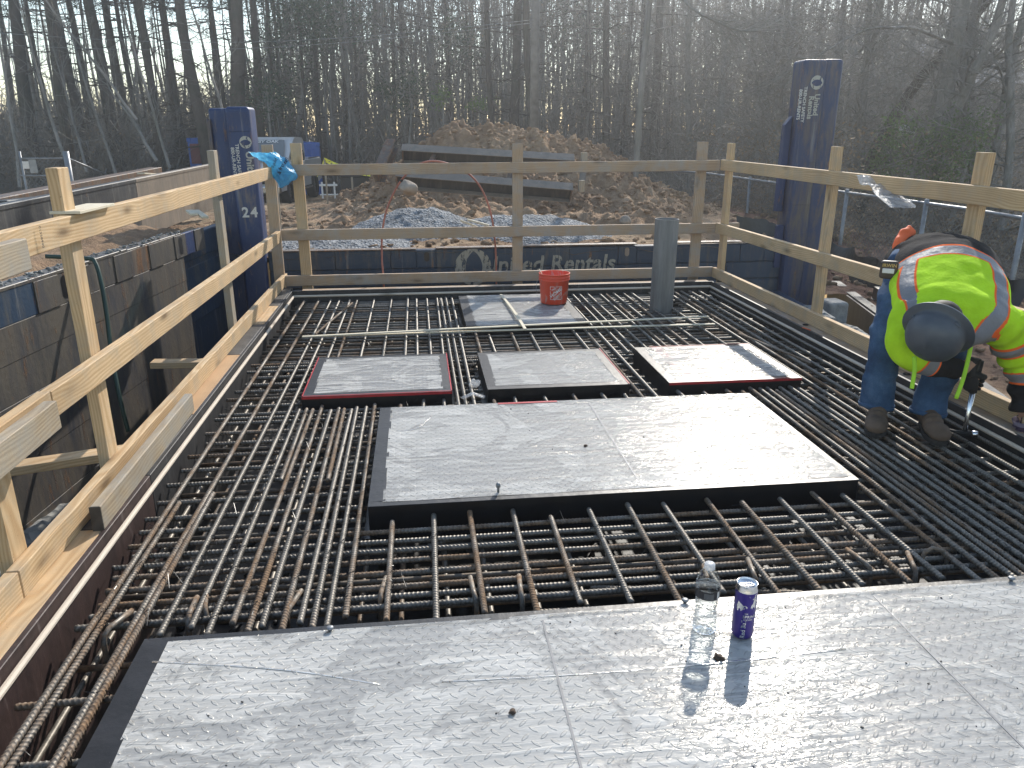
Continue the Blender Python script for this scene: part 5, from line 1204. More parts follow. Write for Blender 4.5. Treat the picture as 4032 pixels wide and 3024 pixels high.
for k in range(14): dk.box((a.x-1.2+k*.26,Yq-3,-.4),(a.x-1.15+k*.26,Yq-2.95,.55))
dk.box((a.x-1.3,Yq-3.04,.55),(a.x+2.4,Yq-2.92,.62)); dk.box((a.x-1.3,Yq-3.1,-.5),(a.x+2.4,Yq,-.38)); dk.build('deck_railing',MAT['deck_wood'],hs)
p=W(3640,515,Y=16); o=MB().bm(rbox((-.42,-.3,-.11),(.36,.3,.12),.06),0,True).build('white_glint',MAT['white_paint'],loc=p); tag(o,'brilliant white block standing in for a glint through the right trees','glint')  # plain white block added in place of a bright reflection

# ============================================================ woods
def tubes_np(paths,n=4):
    """paths: list of (pts (k,3), radii (k)) -> verts, quads"""
    Vs=[];Fs=[];base=0
    ang=np.arange(n)*2*np.pi/n; ca,sa=np.cos(ang),np.sin(ang)
    for pts,rad in paths:
        pts=np.asarray(pts,float); rad=np.asarray(rad,float); k=len(pts)
        t=np.gradient(pts,axis=0); t/=np.linalg.norm(t,axis=1)[:,None]+1e-9
        ref=np.where(np.abs(t[:,2:3])<.9,np.array([[0,0,1.]]),np.array([[1.,0,0]]))
        u=np.cross(t,ref); u/=np.linalg.norm(u,axis=1)[:,None]+1e-9; w=np.cross(t,u)
        v=pts[:,None]+rad[:,None,None]*(u[:,None]*ca[None,:,None]+w[:,None]*sa[None,:,None])
        Vs.append(v.reshape(-1,3)); idx=base+np.arange(k*n).reshape(k,n)
        Fs.append(np.stack([idx[:-1],np.roll(idx,-1,1)[:-1],np.roll(idx,-1,1)[1:],idx[1:]],-1).reshape(-1,4)); base+=k*n
    return np.vstack(Vs),np.vstack(Fs)
def wander(p,d,L,k,jit,up=0,rs=None):
    rs=rs or RNG; p=np.array(p,float); d=np.array(d,float); d/=np.linalg.norm(d); out=[p.copy()]
    for i in range(k-1):
        d=d+rs.normal(0,jit,3)+np.array([0,0,up]); d/=np.linalg.norm(d); p=p+d*L/(k-1); out.append(p.copy())
    return np.array(out)
def tree_variant(kind,seed):
    rs=np.random.default_rng(seed); Ht=13 if kind=='pine' else 11
    r0=.17 if kind=='pine' else .13
    k=22; tr=wander((0,0,-1.2),(0,0,1),Ht+1.2,k,.012 if kind=='pine' else .05,.02,rs); rad=r0*(1-.62*np.linspace(0,1,k)**1.2); rad[0]*=1.3; rad[1]*=1.1
    V,F=tubes_np([(tr,rad)],9); V+=rs.normal(0,.006,V.shape); tm=smooth(nmesh('trunk',V,F))
    br=[]; 
    n1=34 if kind=='pine' else 30
    for i in range(n1):
        s=rs.uniform(.12,.98) if kind=='pine' else rs.uniform(.10,1.0)
        j=int(s*(k-1)); base=tr[j]; a=rs.uniform(0,6.28); up=rs.uniform(-.15,.35) if kind=='pine' else rs.uniform(.2,1.0)
        L=(rs.uniform(.3,1.3) if s<.6 else rs.uniform(1.2,2.6)) if kind=='pine' else rs.uniform(.9,3.2)*(1.1-s*.5)
        kk=6; b1=wander(base,(math.cos(a),math.sin(a),up),L,kk,.16,.03 if kind!='pine' else -.02,rs); rr=rad[j]*.28*np.linspace(1,.25,kk)*min(1,L); rr=np.clip(rr,.004,.05); br.append((b1,rr))
        for m in range(5 if kind=='pine' else 8):
            q=rs.integers(1,kk); a2=rs.uniform(0,6.28); l2=L*rs.uniform(.2,.55); d=b1[q]-b1[q-1]; d=d/np.linalg.norm(d)+rs.normal(0,.55,3)
            b2=wander(b1[q],d,l2,4,.2,.03,rs); br.append((b2,np.linspace(max(.004,rr[q]*.55),.0028,4)))
            if kind!='pine' or m<2:
                for z in range(3):
                    q2=rs.integers(1,4); d3=b2[q2]-b2[q2-1]; d3=d3/(np.linalg.norm(d3)+1e-6)+rs.normal(0,.6,3); br.append((wander(b2[q2],d3,l2*rs.uniform(.3,.6),3,.2,.02,rs),np.array([.0035,.003,.002])))
    V,F=tubes_np(br,3); bmh=nmesh('branches',V,F)
    res=[tm,bmh]
    if kind=='pine':
        # needle tufts high up
        Vs=[];
        for t in range(240):
            s=rs.uniform(.74,1.0); c=tr[int(s*(k-1))]+rs.normal(0,1,3)*np.array([.95,.95,.5])
            m=16; d=rs.normal(0,1,(m,3)); d/=np.linalg.norm(d,axis=1)[:,None]; w=np.cross(d,rs.normal(0,1,(m,3))); w/=np.linalg.norm(w,axis=1)[:,None]
            p0=c+d*.03; p1=c+d*.28; Vs.append(np.stack([p0-w*.012,p0+w*.012,p1+w*.008,p1-w*.008],1).reshape(-1,3))
        V=np.vstack(Vs); res.append(nmesh('needles',V,np.arange(len(V)).reshape(-1,4)))
    return res
pines=[tree_variant('pine',s) for s in (1,2,3,4)]; bares=[tree_variant('bare',s) for s in (11,12,13,14,15,16)]
for v in pines: v[0].materials.append(MAT['pine_bark']); v[1].materials.append(MAT['pine_bark']); v[2].materials.append(MAT['needles'])
for v in bares: v[0].materials.append(MAT['grey_bark']); v[1].materials.append(MAT['grey_bark'])
tcount=0
def tree(kind,x,y,r,label,group,lean=(0,0),hs=1.0,rot=None,zg=None):
    global tcount
    tcount+=1; v=(pines if kind=='pine' else bares)[tcount%(4 if kind=='pine' else 6)]
    r0=.17 if kind=='pine' else .13
    t=empty('pine_tree' if kind=='pine' else 'bare_tree',(x,y,gz(x,y) if zg is None else zg),(lean[1],lean[0],random.random()*6.28 if rot is None else rot)); tag(t,label,'tree',group)
    s=r/r0*.88
    ds=math.hypot(x,y); hs=min(hs,(1.3+ds*.215+1.2)/(11.5 if kind=='pine' else 9.5))
    o=bpy.data.objects.new('trunk',v[0]); o.scale=(s,s,hs); link(o,t)
    o=bpy.data.objects.new('branches',v[1]); o.scale=(max(.8,min(s,1.3)),)*2+(hs,); link(o,t)
    if kind=='pine' and hs>.78: o=bpy.data.objects.new('crown',v[2]); o.scale=(1,1,hs); link(o,t)
    return t
def atpix(px,Y,py=300): v=W(px,py,Y=Y); return v.x
leftp=[(60,55),(95,20),(125,30),(170,24),(215,44),(245,18),(285,44),(315,25),(360,30),(390,18),(415,60),(455,18),(490,34),(530,25),(555,16),(580,38),(612,28),(650,32),(690,25),(735,30),(765,18),(785,55),(840,28),(870,20),(900,70),(950,28),(975,18),(1000,40),(1045,26),(1080,20),(18,26)]
for i,(px,w) in enumerate(leftp):
    Y=random.uniform(24,29) if w>35 else random.uniform(28,38); r=w*Y/FPX/2
    if w>=50: lab='thick pine trunk among the tall left hand pines'
    elif w>=28: lab='straight dark pine trunk in the left hand stand'
    else: lab='slender dark pine trunk in the left hand stand'
    tree('pine',atpix(px,Y),Y,r,lab,lab.replace('trunk','trunks'),(random.uniform(-.01,.01),random.uniform(-.01,.01)))
midp=[(1130,26),(1180,18),(1235,22),(1290,18),(1350,26),(1400,16),(1460,22),(1540,18),(1600,22),(1672,24),(1781,22),(1850,16),(1936,32),(2012,50),(2119,42),(2225,22),(2292,27),(2322,25),(2401,40),(2460,18),(2517,26),(2590,46),(2650,18)]
for i,(px,w) in enumerate(midp):
    Y=random.uniform(22,25) if w>30 else random.uniform(25,34); r=w*Y/FPX/2
    lab='thick dark pine trunk behind the dirt heap' if w>30 else 'slender dark trunk in the middle woods behind the dirt heap'
    tree('pine' if w>30 or i%3 else 'bare',atpix(px,Y),Y,r,lab,lab.replace('trunk','trunks'),(random.uniform(-.015,.015),random.uniform(-.01,.01)))
rightp=[(2749,36,21),(2800,18,26),(2840,40,22),(2905,18,25),(2960,24,23),(3004,24,20),(3052,30,19),(3113,38,18),(3170,20,21),(3229,34,17.5),(3300,20,20),(3387,40,15.5),(3432,34,15),(3500,22,18),(3560,24,19),(3604,50,14.5),(3665,52,13.5),(3712,50,13.8),(3760,40,15),(3820,26,18),(3893,56,13),(3972,50,12.6),(4030,46,12),(3850,22,16),(3470,18,22),(3350,18,24),(2700,20,27)]
for i,(px,w,Y) in enumerate(rightp):
    r=w*Y/FPX/2*.92; lab='thick grey barked tree close behind the right chain link fence' if w>=44 else ('grey bare tree in the right hand woods' if w>=30 else 'slender grey bare tree in the right hand woods')
    dd=math.hypot(atpix(px,Y,500),Y); tree('bare',atpix(px,Y,500),Y,r,lab,lab.replace('tree','trees'),(random.uniform(-.05,.05),random.uniform(-.03,.03)),min(1.05,dd*.5/10.5) if px<3750 else 1.05)
# crooked leaning tree at the right and its long limb
b0=W(3440,620,Y=15); pts=[Vector((b0.x-.25,15,-1.0)),b0,W(3480,540,Y=15),W(3540,430,Y=15),W(3640,290,Y=14.8),W(3780,140,Y=14.6),W(3900,-10,Y=14.4),W(4080,-200,Y=14.2)]
t=empty('bare_tree'); tag(t,'dark crooked tree leaning strongly to the right in the right hand woods','tree')
b=MB(); b.tube(spline(pts,5),[.14-.0022*i for i in range(len(pts)*5-4)],9); b.build('trunk',MAT['pine_bark'],t)
pts=[W(3760,175,Y=13.2),W(3700,150,Y=12.6),W(3600,112,Y=12),W(3520,110,Y=11.6),W(3430,112,Y=11.4),W(3340,150,Y=11.2),W(3230,215,Y=11),W(3130,270,Y=10.9)]
t2=empty('bare_tree'); tag(t2,'grey tree sending one long bare limb leftward across the right woods','tree')
tb=W(3760,175,Y=13.2); b=MB(); b.tube([(tb.x-.1,13.3,-1.2),(tb.x-.05,13.2,.8),(tb.x,13.2,tb.z),(tb.x+.1,13.2,tb.z+3),(tb.x+.1,13.3,tb.z+7)],[.15,.13,.12,.09,.05],9); b.build('trunk',MAT['grey_bark'],t2)
sp=spline(pts,5); paths=[(np.array([v[:] for v in sp]),np.linspace(.035,.006,len(sp)))]
def twigs(sp,n,l,paths,dirb=(0,0,-.1)):
    for i in range(n):
        j=random.randrange(2,len(sp)); d=np.array((sp[j]-sp[j-1]).normalized()[:])+RNG.normal(0,.6,3)+np.array(dirb); L=l*random.uniform(.3,1); q=wander(sp[j][:],d,L,5,.2); paths.append((q,np.linspace(.006,.002,5)))
        for m in range(3): k=random.randrange(1,5); paths.append((wander(q[k],d+RNG.normal(0,.6,3),L*.45,3,.2),np.linspace(.003,.0016,3)))
twigs(sp,60,1.2,paths); V,F=tubes_np(paths,4); put('branches',nmesh('branches',V,F),MAT['grey_bark'],t2)
pts=[W(2650,-60,Y=13),W(2720,30,Y=12.7),W(2830,90,Y=12.4),W(2920,122,Y=12.2),W(3010,110,Y=12),W(3100,60,Y=11.9)]
sp=spline(pts,5); paths=[(np.array([v[:] for v in sp]),np.linspace(.022,.008,len(sp)))]; twigs(sp,60,1.3,paths); twigs(spline([W(2690,125,Y=13),W(2800,125,Y=12.8),W(2880,140,Y=12.6),W(3000,90,Y=12.5)],5),30,1.0,paths)
q0=W(2620,-200,Y=13.2); paths.append((np.array([[q0.x-.3,13.3,-1],[q0.x-.25,13.3,2],[q0.x-.1,13.25,5],[q0.x,13.2,q0.z],pts[0][:]]),np.array([.06,.055,.05,.04,.022])))
V,F=tubes_np(paths,5); t3=put('bare_sapling',nmesh('bare_sapling',V,F),MAT['grey_bark']); tag(t3,'thin sapling with long drooping bare limbs right of the middle woods','tree')
# left leaning grey saplings
for (a,c,w) in (((60,640),(-40,-60),14),((330,640),(240,330),12),((450,660),(300,200),13),((600,610),(480,420),15),((650,600),(505,160),12),((500,420),(240,60),10),((895,500),(760,60),12),((240,560),(130,180),14)):
    Y=19+random.random()*3; p=W(*a,Y=Y); q=W(*c,Y=Y+.5); k=9; tt=np.linspace(-.15,1.5,k)[:,None]; P0=np.array(p[:])*(1-tt)+np.array(q[:])*tt+np.cumsum(RNG.normal(0,.022,(k,3)),0)
    paths=[(P0,np.linspace(w*Y/FPX/2,.012,k))]; sp=[Vector(v) for v in P0]; twigs(sp,26,1.4,paths,(0,0,.3)); V,F=tubes_np(paths,5); o=put('bare_sapling',nmesh('bare_sapling',V,F),MAT['grey_bark']); tag(o,'pale leaning bare sapling in front of the left hand pines','tree','pale leaning saplings by the left pines')
# utility pole and wires
pl_=W(2110,100,Y=19.5); o=MB().tube([(pl_.x-.03,19.5,-.6),(pl_.x,19.5,9.5)],[.115,.09],12).build('utility_pole',simple('pole_wood',(.20,.19,.175),.8,0,.3,5)); tag(o,'weathered grey utility pole standing behind the dirt heap','utility pole')
for a,c,l in ((W(0,130,Y=24),W(2100,78,Y=19.4),'upper thin overhead wire running left from the utility pole'),(W(-100,170,Y=24),W(2100,90,Y=19.4),'lower thin overhead wire running left from the utility pole')):
    o=MB().tube([a.lerp(c,i/12)-Vector((0,0,.35*math.sin(pi*i/12))) for i in range(13)],.005,4).build('overhead_wire',MAT['galv']); tag(o,l,'wire')
# brush: understory that nobody could count
def brush(name,n,fn,mat,label,wd=(.006,.016),ln=(.5,1.8),vert=.8,cat='brush'):
    P0=np.array([fn() for _ in range(n)]); d=RNG.normal(0,1,(n,3))*np.array([1,1,.35]); d[:,2]+=vert*RNG.choice([1,1,1,-.3],n)*1.6; d/=np.linalg.norm(d,axis=1)[:,None]
    L=RNG.uniform(*ln,n)[:,None]; w=np.cross(d,RNG.normal(0,1,(n,3))); w/=np.linalg.norm(w,axis=1)[:,None]; wd_=RNG.uniform(*wd,n)[:,None]
    bend=RNG.normal(0,.10,(n,3))*L; m=P0+d*L*.5+bend; e=P0+d*L
    V=np.stack([P0-w*wd_,P0+w*wd_,m+w*wd_*.7,m-w*wd_*.7,e+w*wd_*.3,e-w*wd_*.3],1).reshape(-1,3); k=np.arange(n)[:,None]*6
    F=np.vstack([k+np.array([0,1,2,3]),k+np.array([3,2,4,5])]); o=put(name,nmesh(name,V,F),MAT[mat]); tag(o,label,cat,kind='stuff'); return o
def leaves(name,n,fn,mat,label,s=(.02,.05),cat='leaves'):
    P0=np.array([fn() for _ in range(n)]); a=RNG.normal(0,1,(n,3)); a/=np.linalg.norm(a,axis=1)[:,None]; b_=np.cross(a,RNG.normal(0,1,(n,3))); b_/=np.linalg.norm(b_,axis=1)[:,None]; S=RNG.uniform(*s,n)[:,None]
    V=np.stack([P0-a*S,P0-b_*S*.5,P0+a*S,P0+b_*S*.5],1).reshape(-1,3); o=put(name,nmesh(name,V,np.arange(len(V)).reshape(-1,4)),MAT[mat]); tag(o,label,cat,kind='stuff'); return o
def thick(px):  # height of dense understory by picture column
    for (a,ha),(c,hc) in zip(TH,TH[1:]):
        if a<=px<=c: return ha+(hc-ha)*(px-a)/(c-a)
    return TH[-1][1]
TH=[(-400,2.6),(0,2.7),(500,3.0),(900,3.4),(1060,4.6),(1200,8.),(1600,9),(2100,8.5),(2600,7),(3200,6.0),(4500,5.2)]
def pick(ya,yb,low=1.3):
    def f():
      while 1:
        px=random.uniform(-350,4400); Y=random.uniform(ya,yb); x=atpix(px,Y,500)
        h=thick(px)*(Y/32)*random.random()**low
        if 660<px<1340 and Y<31: continue
        return x,Y,gz(x,Y)-.2+h
    return f
brush('brush_far',46000,pick(33,50,1.0),'twig_brown','dense brown brush and thin stems deep in the woods',(.010,.030),(.8,2.6))
brush('brush_near',24000,pick(23.5,33,1.3),'twig_brown','tangled brown brush along the edge of the woods',(.004,.013),(.4,1.8))
def f8():
    px=random.uniform(2550,4400); Y=random.uniform(11.5,24); x=max(atpix(px,Y,500),6.4); return x,Y,gz(x,Y)-.1+random.random()**2.6*4.2
brush('brush_right',12500,f8,'twig_brown','tangled twigs behind the right chain link fence',(.002,.007),(.2,1.1),.4)
def f8b():
    px=random.uniform(2300,4500); Y=random.uniform(13,28); x=max(atpix(px,Y,300),6.6); return x,Y,random.uniform(2,1.6+.19*math.hypot(x,Y))
brush('fine_branches',8000,f8b,'twig_brown','fine bare branches filling the air between the right trees',(.002,.006),(.3,1.3),.3)
leaves('dead_leaves',16000,pick(23.5,40,1.4),'dry_leaf','dead leaves hanging in the understory of the woods',(.02,.05))
def f9():
    px=random.uniform(2700,4400); Y=random.uniform(10,22); x=max(atpix(px,Y,500),6.0); return x,Y,gz(x,Y)+random.random()**3*1.6
leaves('leaf_litter',15000,f9,'dry_leaf','dead leaves on the ground behind the right fence',(.015,.04))
# thin stems: individually countable only as a mass
paths=[]
for i in range(1500):
    px=random.uniform(-300,4350); Y=random.uniform(27,60)
    if px<1080 and random.random()<.72: continue
    x=atpix(px,Y,400); h=min(random.uniform(5,14),.30*Y if Y<40 else 14); p=wander((x,Y,gz(x,Y)-.3),(random.gauss(0,.05),random.gauss(0,.03),1),h,6,.03); r=random.uniform(.02,.085); paths.append((p,np.linspace(r,r*.35,6)))
V,F=tubes_np(paths,5); o=put('distant_woods',smooth(nmesh('distant_woods',V,F)),MAT['grey_bark']); tag(o,'mass of thin distant trunks deep in the woods','woods',kind='stuff')
# evergreen shrubs and greenery
def shrub(name,c,rx,ry,rz,n,mat,label,group=None,s=(.03,.07)):
    t=empty(name,c); tag(t,label,'shrub' if 'tree' not in name else 'tree',group)
    P0=[]; cl=RNG.normal(0,.45,(16,3))
    for i in range(n): q=cl[i%16]+RNG.normal(0,.24,3); P0.append(q*np.array([rx,ry,rz]))
    P0=np.array(P0); a=RNG.normal(0,1,(n,3)); a/=np.linalg.norm(a,axis=1)[:,None]; b_=np.cross(a,RNG.normal(0,1,(n,3))); b_/=np.linalg.norm(b_,axis=1)[:,None]; S=RNG.uniform(*s,n)[:,None]
    V=np.stack([P0-a*S,P0-b_*S*.4,P0+a*S,P0+b_*S*.4],1).reshape(-1,3); put('foliage',nmesh('foliage',V,np.arange(len(V)).reshape(-1,4)),MAT[mat],t)
    zg=gz(c[0],c[1])-c[2]; paths=[(wander((0,0,zg),(0,0,1),-zg+rz*.5,6,.05),np.linspace(.06,.02,6))]
    for k in range(16): paths.append((wander((0,0,-rz*.3),cl[k]*np.array([rx,ry,rz])+np.array([0,0,.3]),rz*.8,4,.1),np.linspace(.018,.004,4)))
    V,F=tubes_np(paths,4); put('stems',nmesh('stems',V,F),MAT['grey_bark'],t); return t
for i,(px,py,Y,rx,rz,n,m_,l) in enumerate(((1090,110,27,1.6,1.5,3400,'needles','dark green pine crown right of the left hand pines'),(1260,60,28,1.5,1.3,2200,'needles','dark green pine crown at the top above the middle woods'),(1590,350,25,.9,.6,1100,'needles','small dark evergreen bush in the middle woods'),(1750,385,24,.35,.3,240,'shrub_green','little yellow green sprig behind the dirt heap, left'),(1890,400,24,.4,.25,220,'shrub_green','little yellow green sprig behind the dirt heap, right'),(1790,150,27,1.2,.8,900,'needles','thin green pine crown above the dirt heap'),(2300,60,28,1.5,1.1,1300,'needles','hazy green pine crown right of the utility pole'),(1060,400,25,.8,.6,800,'needles','evergreen bush right above the pickup truck'))):
    p=W(px,py,Y=Y); shrub('pine_crown_tree' if 'crown' in l else 'evergreen_shrub',p,rx,rx,rz,n,m_,l)
for i,(px,py,Y,r,l) in enumerate(((3600,580,13,.55,'leafy green holly between the grey trees at the right'),(3800,560,12.6,.45,'leafy green holly left of the thick trees at the far right'),(3530,620,14,.5,'low green holly behind the right chain link fence'),(3700,640,13,.6,'broad low holly under the white glint block'))):
    shrub('holly_shrub',W(px,py,Y=Y),r,r,r*1.1,1100,'shrub_green',l,s=(.02,.045))
# ============================================================ the worker
LT=Vector((.89,-.45,0)).normalized()
person=empty('person',(2.28,3.15,-.033)); tag(person,'worker in lime hoodie and grey hard hat bending over with a hammer','person')
def pput(name,me,mats,par=None):
    o=put(name,me,mats); o.location=-Vector(person.location) if par is None or par is person else (0,0,0); o.parent=person
    return o
def loft(b,rings,n=28,up=(0,0,1)):
    sp=spline([r[0] for r in rings],5); A=spline([(r[1],r[2],0) for r in rings],5)
    # round the ends
    b.tube(sp,[(max(.004,a.x),max(.004,a.y)) for a in A],n,up=up)
def densify(me,vox,it=2): return remesh(me,vox,it)
# --- jeans
legR=[((2.44,3.49,.68),.11,.10),((2.345,3.43,.60),.108,.11),((2.245,3.33,.48),.088,.095),((2.185,3.27,.38),.080,.086),((2.155,3.235,.26),.073,.077),((2.150,3.23,.15),.070,.074),((2.155,3.235,.045),.072,.080)]
legL=[((2.60,3.44,.67),.11,.10),((2.55,3.34,.56),.106,.108),((2.475,3.23,.44),.09,.095),((2.43,3.17,.35),.080,.086),((2.405,3.15,.24),.073,.077),((2.372,3.142,.13),.070,.074),((2.360,3.14,.035),.073,.080)]
b=MB(); loft(b,legR,24,(0,-1,0)); loft(b,legL,24,(0,-1,0)); b.sphere((2.53,3.49,.67),(.17,.11,.10),seg=24,ring=16)
me=densify(b.mesh('jeans'),.0085,3); 
NO=[v.normal.copy() for v in me.vertices]
for vi,v in enumerate(me.vertices):
    p=v.co.copy(); f=.0; z=p.z
    # bunched folds at knee and above the cuff
    kf=math.exp(-((z-.40)/.09)**2)+.8*math.exp(-((z-.20)/.05)**2)+.55*math.exp(-((z-.58)/.06)**2)
    f+=kf*.007*math.sin(z*80+6*noise.noise(p*6)+p.x*14+p.y*9)*(.6+noise.noise(p*8)); f+=.011*noise.noise(Vector((p.x*7,p.y*7,p.z*10)))+.004*noise.noise(p*22)
    v.co=p+NO[vi]*f
me.update()
t=Mt('denim'); c=t.co(); n_=t.noise(c,260,2,.9); w=t.noise(c,7,5,.6); col=t.ramp(t.math('ADD',t.math('MULTIPLY',w,.75),t.math('MULTIPLY',n_,.25)),[(.36,(.022,.05,.10)),(.52,(.045,.095,.18)),(.68,(.10,.17,.27))]); MAT['denim']=t.pbr(Base_Color=col,Roughness=.9,Specular_IOR_Level=.2,Normal=t.bump(t.math('ADD',w,t.math('MULTIPLY',n_,.1)),.008))
jeans=pput('jeans',me,MAT['denim'])
b=MB()
for L,zz in ((legR,.055),(legL,.045)):
    c0=L[-1][0]; b2=MB(); b2.tube([Vector((c0[0]+.0775*math.cos(a),c0[1]+.0815*math.sin(a),zz+.006*math.sin(a*2))) for a in [2*pi*k/28 for k in range(29)]],[(.003,.011)]*29,6,cap=False); o=b2.build('cuff_hem',MAT['denim'],jeans)
# --- hoodie
TOR=[((2.61,3.65,.61),.14,.09),((2.585,3.60,.655),.19,.115),((2.54,3.51,.685),.235,.140),((2.48,3.38,.690),.235,.145),((2.42,3.26,.665),.235,.145),((2.35,3.13,.610),.240,.135),((2.285,3.01,.545),.225,.120),((2.235,2.94,.50),.17,.10),((2.205,2.90,.46),.10,.075)]
ARL=[((2.40,2.97,.565),.09,.09),((2.49,2.94,.50),.088,.088),((2.565,2.94,.41),.085,.080),((2.615,2.94,.33),.076,.074),((2.63,2.925,.26),.066,.066),((2.632,2.91,.17),.050,.050),((2.63,2.90,.12),.044,.044)]
ARR=[((2.16,3.07,.56),.085,.085),((2.115,3.05,.49),.082,.082),((2.105,3.03,.41),.076,.075),((2.15,3.01,.36),.068,.068),((2.24,3.0,.32),.058,.058),((2.36,3.0,.29),.048,.048)]
b=MB(); loft(b,TOR,36); loft(b,ARL,22,(0,1,0)); loft(b,ARR,22,(0,1,0))
HM=Matrix.Translation((2.265,2.985,.60))@Matrix((LT,Vector((-.40,-.80,-.42)).normalized(),LT.cross(Vector((-.40,-.80,-.42)).normalized()))).transposed().to_4x4()
b.sphere((0,0,0),(.165,.115,.075),M=HM,seg=24,ring=16)
me=densify(b.mesh('hoodie'),.0075,3)
def near_all(ax,me):
    n=len(me.vertices); P=np.empty(n*3,np.float32); me.vertices.foreach_get('co',P); P=P.reshape(-1,3).astype(float)
    best=np.full(n,1e9); bi=np.zeros(n,int); bt=np.zeros(n)
    for i,(a,c) in enumerate(zip(ax,ax[1:])):
        a=np.array(a[:]); d=np.array(c[:])-a; tt=np.clip((P-a)@d/(d@d),0,1); e=np.linalg.norm(P-(a+tt[:,None]*d),axis=1); k=e<best; best[k]=e[k]; bi[k]=i; bt[k]=tt[k]
    return list(zip(best.tolist(),bi.tolist(),bt.tolist()))
axT=spline([r[0] for r in TOR],6); cum=[0]
for p,q in zip(axT,axT[1:]): cum.append(cum[-1]+(q-p).length)
def near(ax,p):
    best=1e9;bi=0;bt=0
    for i,(a,c) in enumerate(zip(ax,ax[1:])):
        d=c-a; tt=max(0,min(1,(p-a).dot(d)/d.length_squared)); q=a+d*tt; e=(p-q).length
        if e<best: best=e;bi=i;bt=tt
    return best,bi,bt
axL=spline([r[0] for r in ARL],4); cl=[0]
for p,q in zip(axL,axL[1:]): cl.append(cl[-1]+(q-p).length)
axR=spline([r[0] for r in ARR],4); cr_=[0]
for p,q in zip(axR,axR[1:]): cr_.append(cr_[-1]+(q-p).length)
col=me.color_attributes.new('zones','FLOAT_COLOR','POINT')
# band position on the torso (arc length where the waist band sits)
s0=near(axT,Vector((2.40,3.24,.66)))[1:]; s0=cum[s0[0]]+s0[1]*(cum[s0[0]+1]-cum[s0[0]])
data=[]
NT,NL,NR=(near_all(a,me) for a in (axT,axL,axR))
NO=[v.normal.copy() for v in me.vertices]
for vi,v in enumerate(me.vertices):
    p=v.co.copy()
    d,i,tt=NT[vi]; s=cum[i]+tt*(cum[i+1]-cum[i]); l=(p-axT[i].lerp(axT[i+1],tt)).dot(LT)
    # folds: sweeping round the back
    f=.004*math.sin((s*1.0+.5*l*l)*46+4.5*noise.noise(p*4))*ss(.02,.2,s)*(.5+noise.noise(p*5))+.012*noise.noise(p*6)+.005*noise.noise(p*15)
    dl,il,tl=NL[vi]; sl_=cl[il]+tl*(cl[il+1]-cl[il]); dr,ir,tr_=NR[vi]; sr=cr_[ir]+tr_*(cr_[ir+1]-cr_[ir])
    armL=(sl_>.11 and dl<.12); armR=(sr>.13 and dr<.12)
    tor=9.;ver=9.;arm=9.;blk=-1.
    s_=s-.10*(l/.24)**2*0
    if not (armL or armR):
        tor=abs(s-s0-.02*(abs(l)/.2)**2); 
        if s>s0:
            lc=.165+.02*math.sin((s-s0)*9)-.25*max(0,(s-s0-.30)); ver=abs(abs(l)-lc)
            if (p-HM.translation).length<.15 and s-s0>.28: ver=9.
        blk=s0-s
    elif armL:
        arm=min(abs(sl_-.215),abs(sl_-.385)); blk=sl_-.41; f=.008*math.sin(sl_*70+p.x*20)+.006*noise.noise(p*9)
        if sl_<.20: ver=9.
    else:
        arm=abs(sr-.30); blk=sr-.33
    data+=[tor,ver,arm,blk]
    v.co=p+NO[vi]*f
col.data.foreach_set('color',data); me.update()
t=Mt('hoodie_cloth'); a=t.n('Attribute',_attribute_name='zones'); sx=t.n('SeparateColor',Color=a.outputs['Color']); bl=a.outputs['Alpha']
dm=t.math('MINIMUM',t.math('MINIMUM',sx.outputs[0],sx.outputs[1]),sx.outputs[2])
c=t.co(); nf=t.noise(c,330,2,.9); wv=t.noise(c,5,5,.6)
lime=t.ramp(wv,[(.35,(.42,.70,.015)),(.65,(.58,.92,.03))]); black=t.ramp(wv,[(.35,(.010,.010,.012)),(.7,(.024,.023,.026))])
base=t.mix(t.math('GREATER_THAN',bl,0),lime,black); grey=t.math('LESS_THAN',dm,.0255); org=t.math('LESS_THAN',dm,.0345)
cc=t.mix(org,base,(.95,.16,.03)); cc=t.mix(grey,cc,(.22,.225,.245))
MAT['hoodie']=t.pbr(Base_Color=cc,Roughness=t.math('SUBTRACT',.95,t.math('MULTIPLY',grey,.45)),Specular_IOR_Level=.2,Normal=t.bump(t.math('ADD',t.math('MULTIPLY',nf,.12),t.math('ADD',t.noise(t.n('Mapping',Vector=c,Scale=(1,1,1)).outputs[0],14,4,.6),0)),.012,.8),Sheen_Weight=.0)
hood=pput('hoodie',me,MAT['hoodie'])
# --- body: one continuous skin (torso, head, arms, hands, legs) under the clothes
toC=Vector((-.585,-.78,.22)).normalized(); rightv=Vector((.8,-.6,0)); upv=(Vector((0,0,1))-toC*toC.z).normalized()
AX=(.60*toC-.22*rightv-.74*upv).normalized()      # crown axis
HCm=W(3692,1300,Y=2.84)                           # centre of the brim
FW=(upv*-1+toC*-.55); FW=(FW-AX*FW.dot(AX)).normalized()   # face looks down and back at the work
SD=FW.cross(AX).normalized()
HMx=Matrix((SD,FW,AX)).transposed().to_4x4(); HMx.translation=HCm; HMx=HMx@Matrix.Scale(.92,4)
b=MB(); sk=lambda R,k:[((r[0]),r[1]*k,r[2]*k) for r in R]
loft(b,sk(TOR[1:],.80),24); loft(b,sk(ARL,.62),14,(0,1,0)); loft(b,sk(ARR,.62),14,(0,1,0)); loft(b,sk(legR,.72),16,(0,-1,0)); loft(b,sk(legL,.72),16,(0,-1,0))
hc=HMx@Vector((0,.0,-.03)); b.sphere((0,0,-.035),(.076,.095,.11),M=HMx,seg=24,ring=18); b.sphere((0,.035,-.115),(.052,.05,.045),M=HMx)
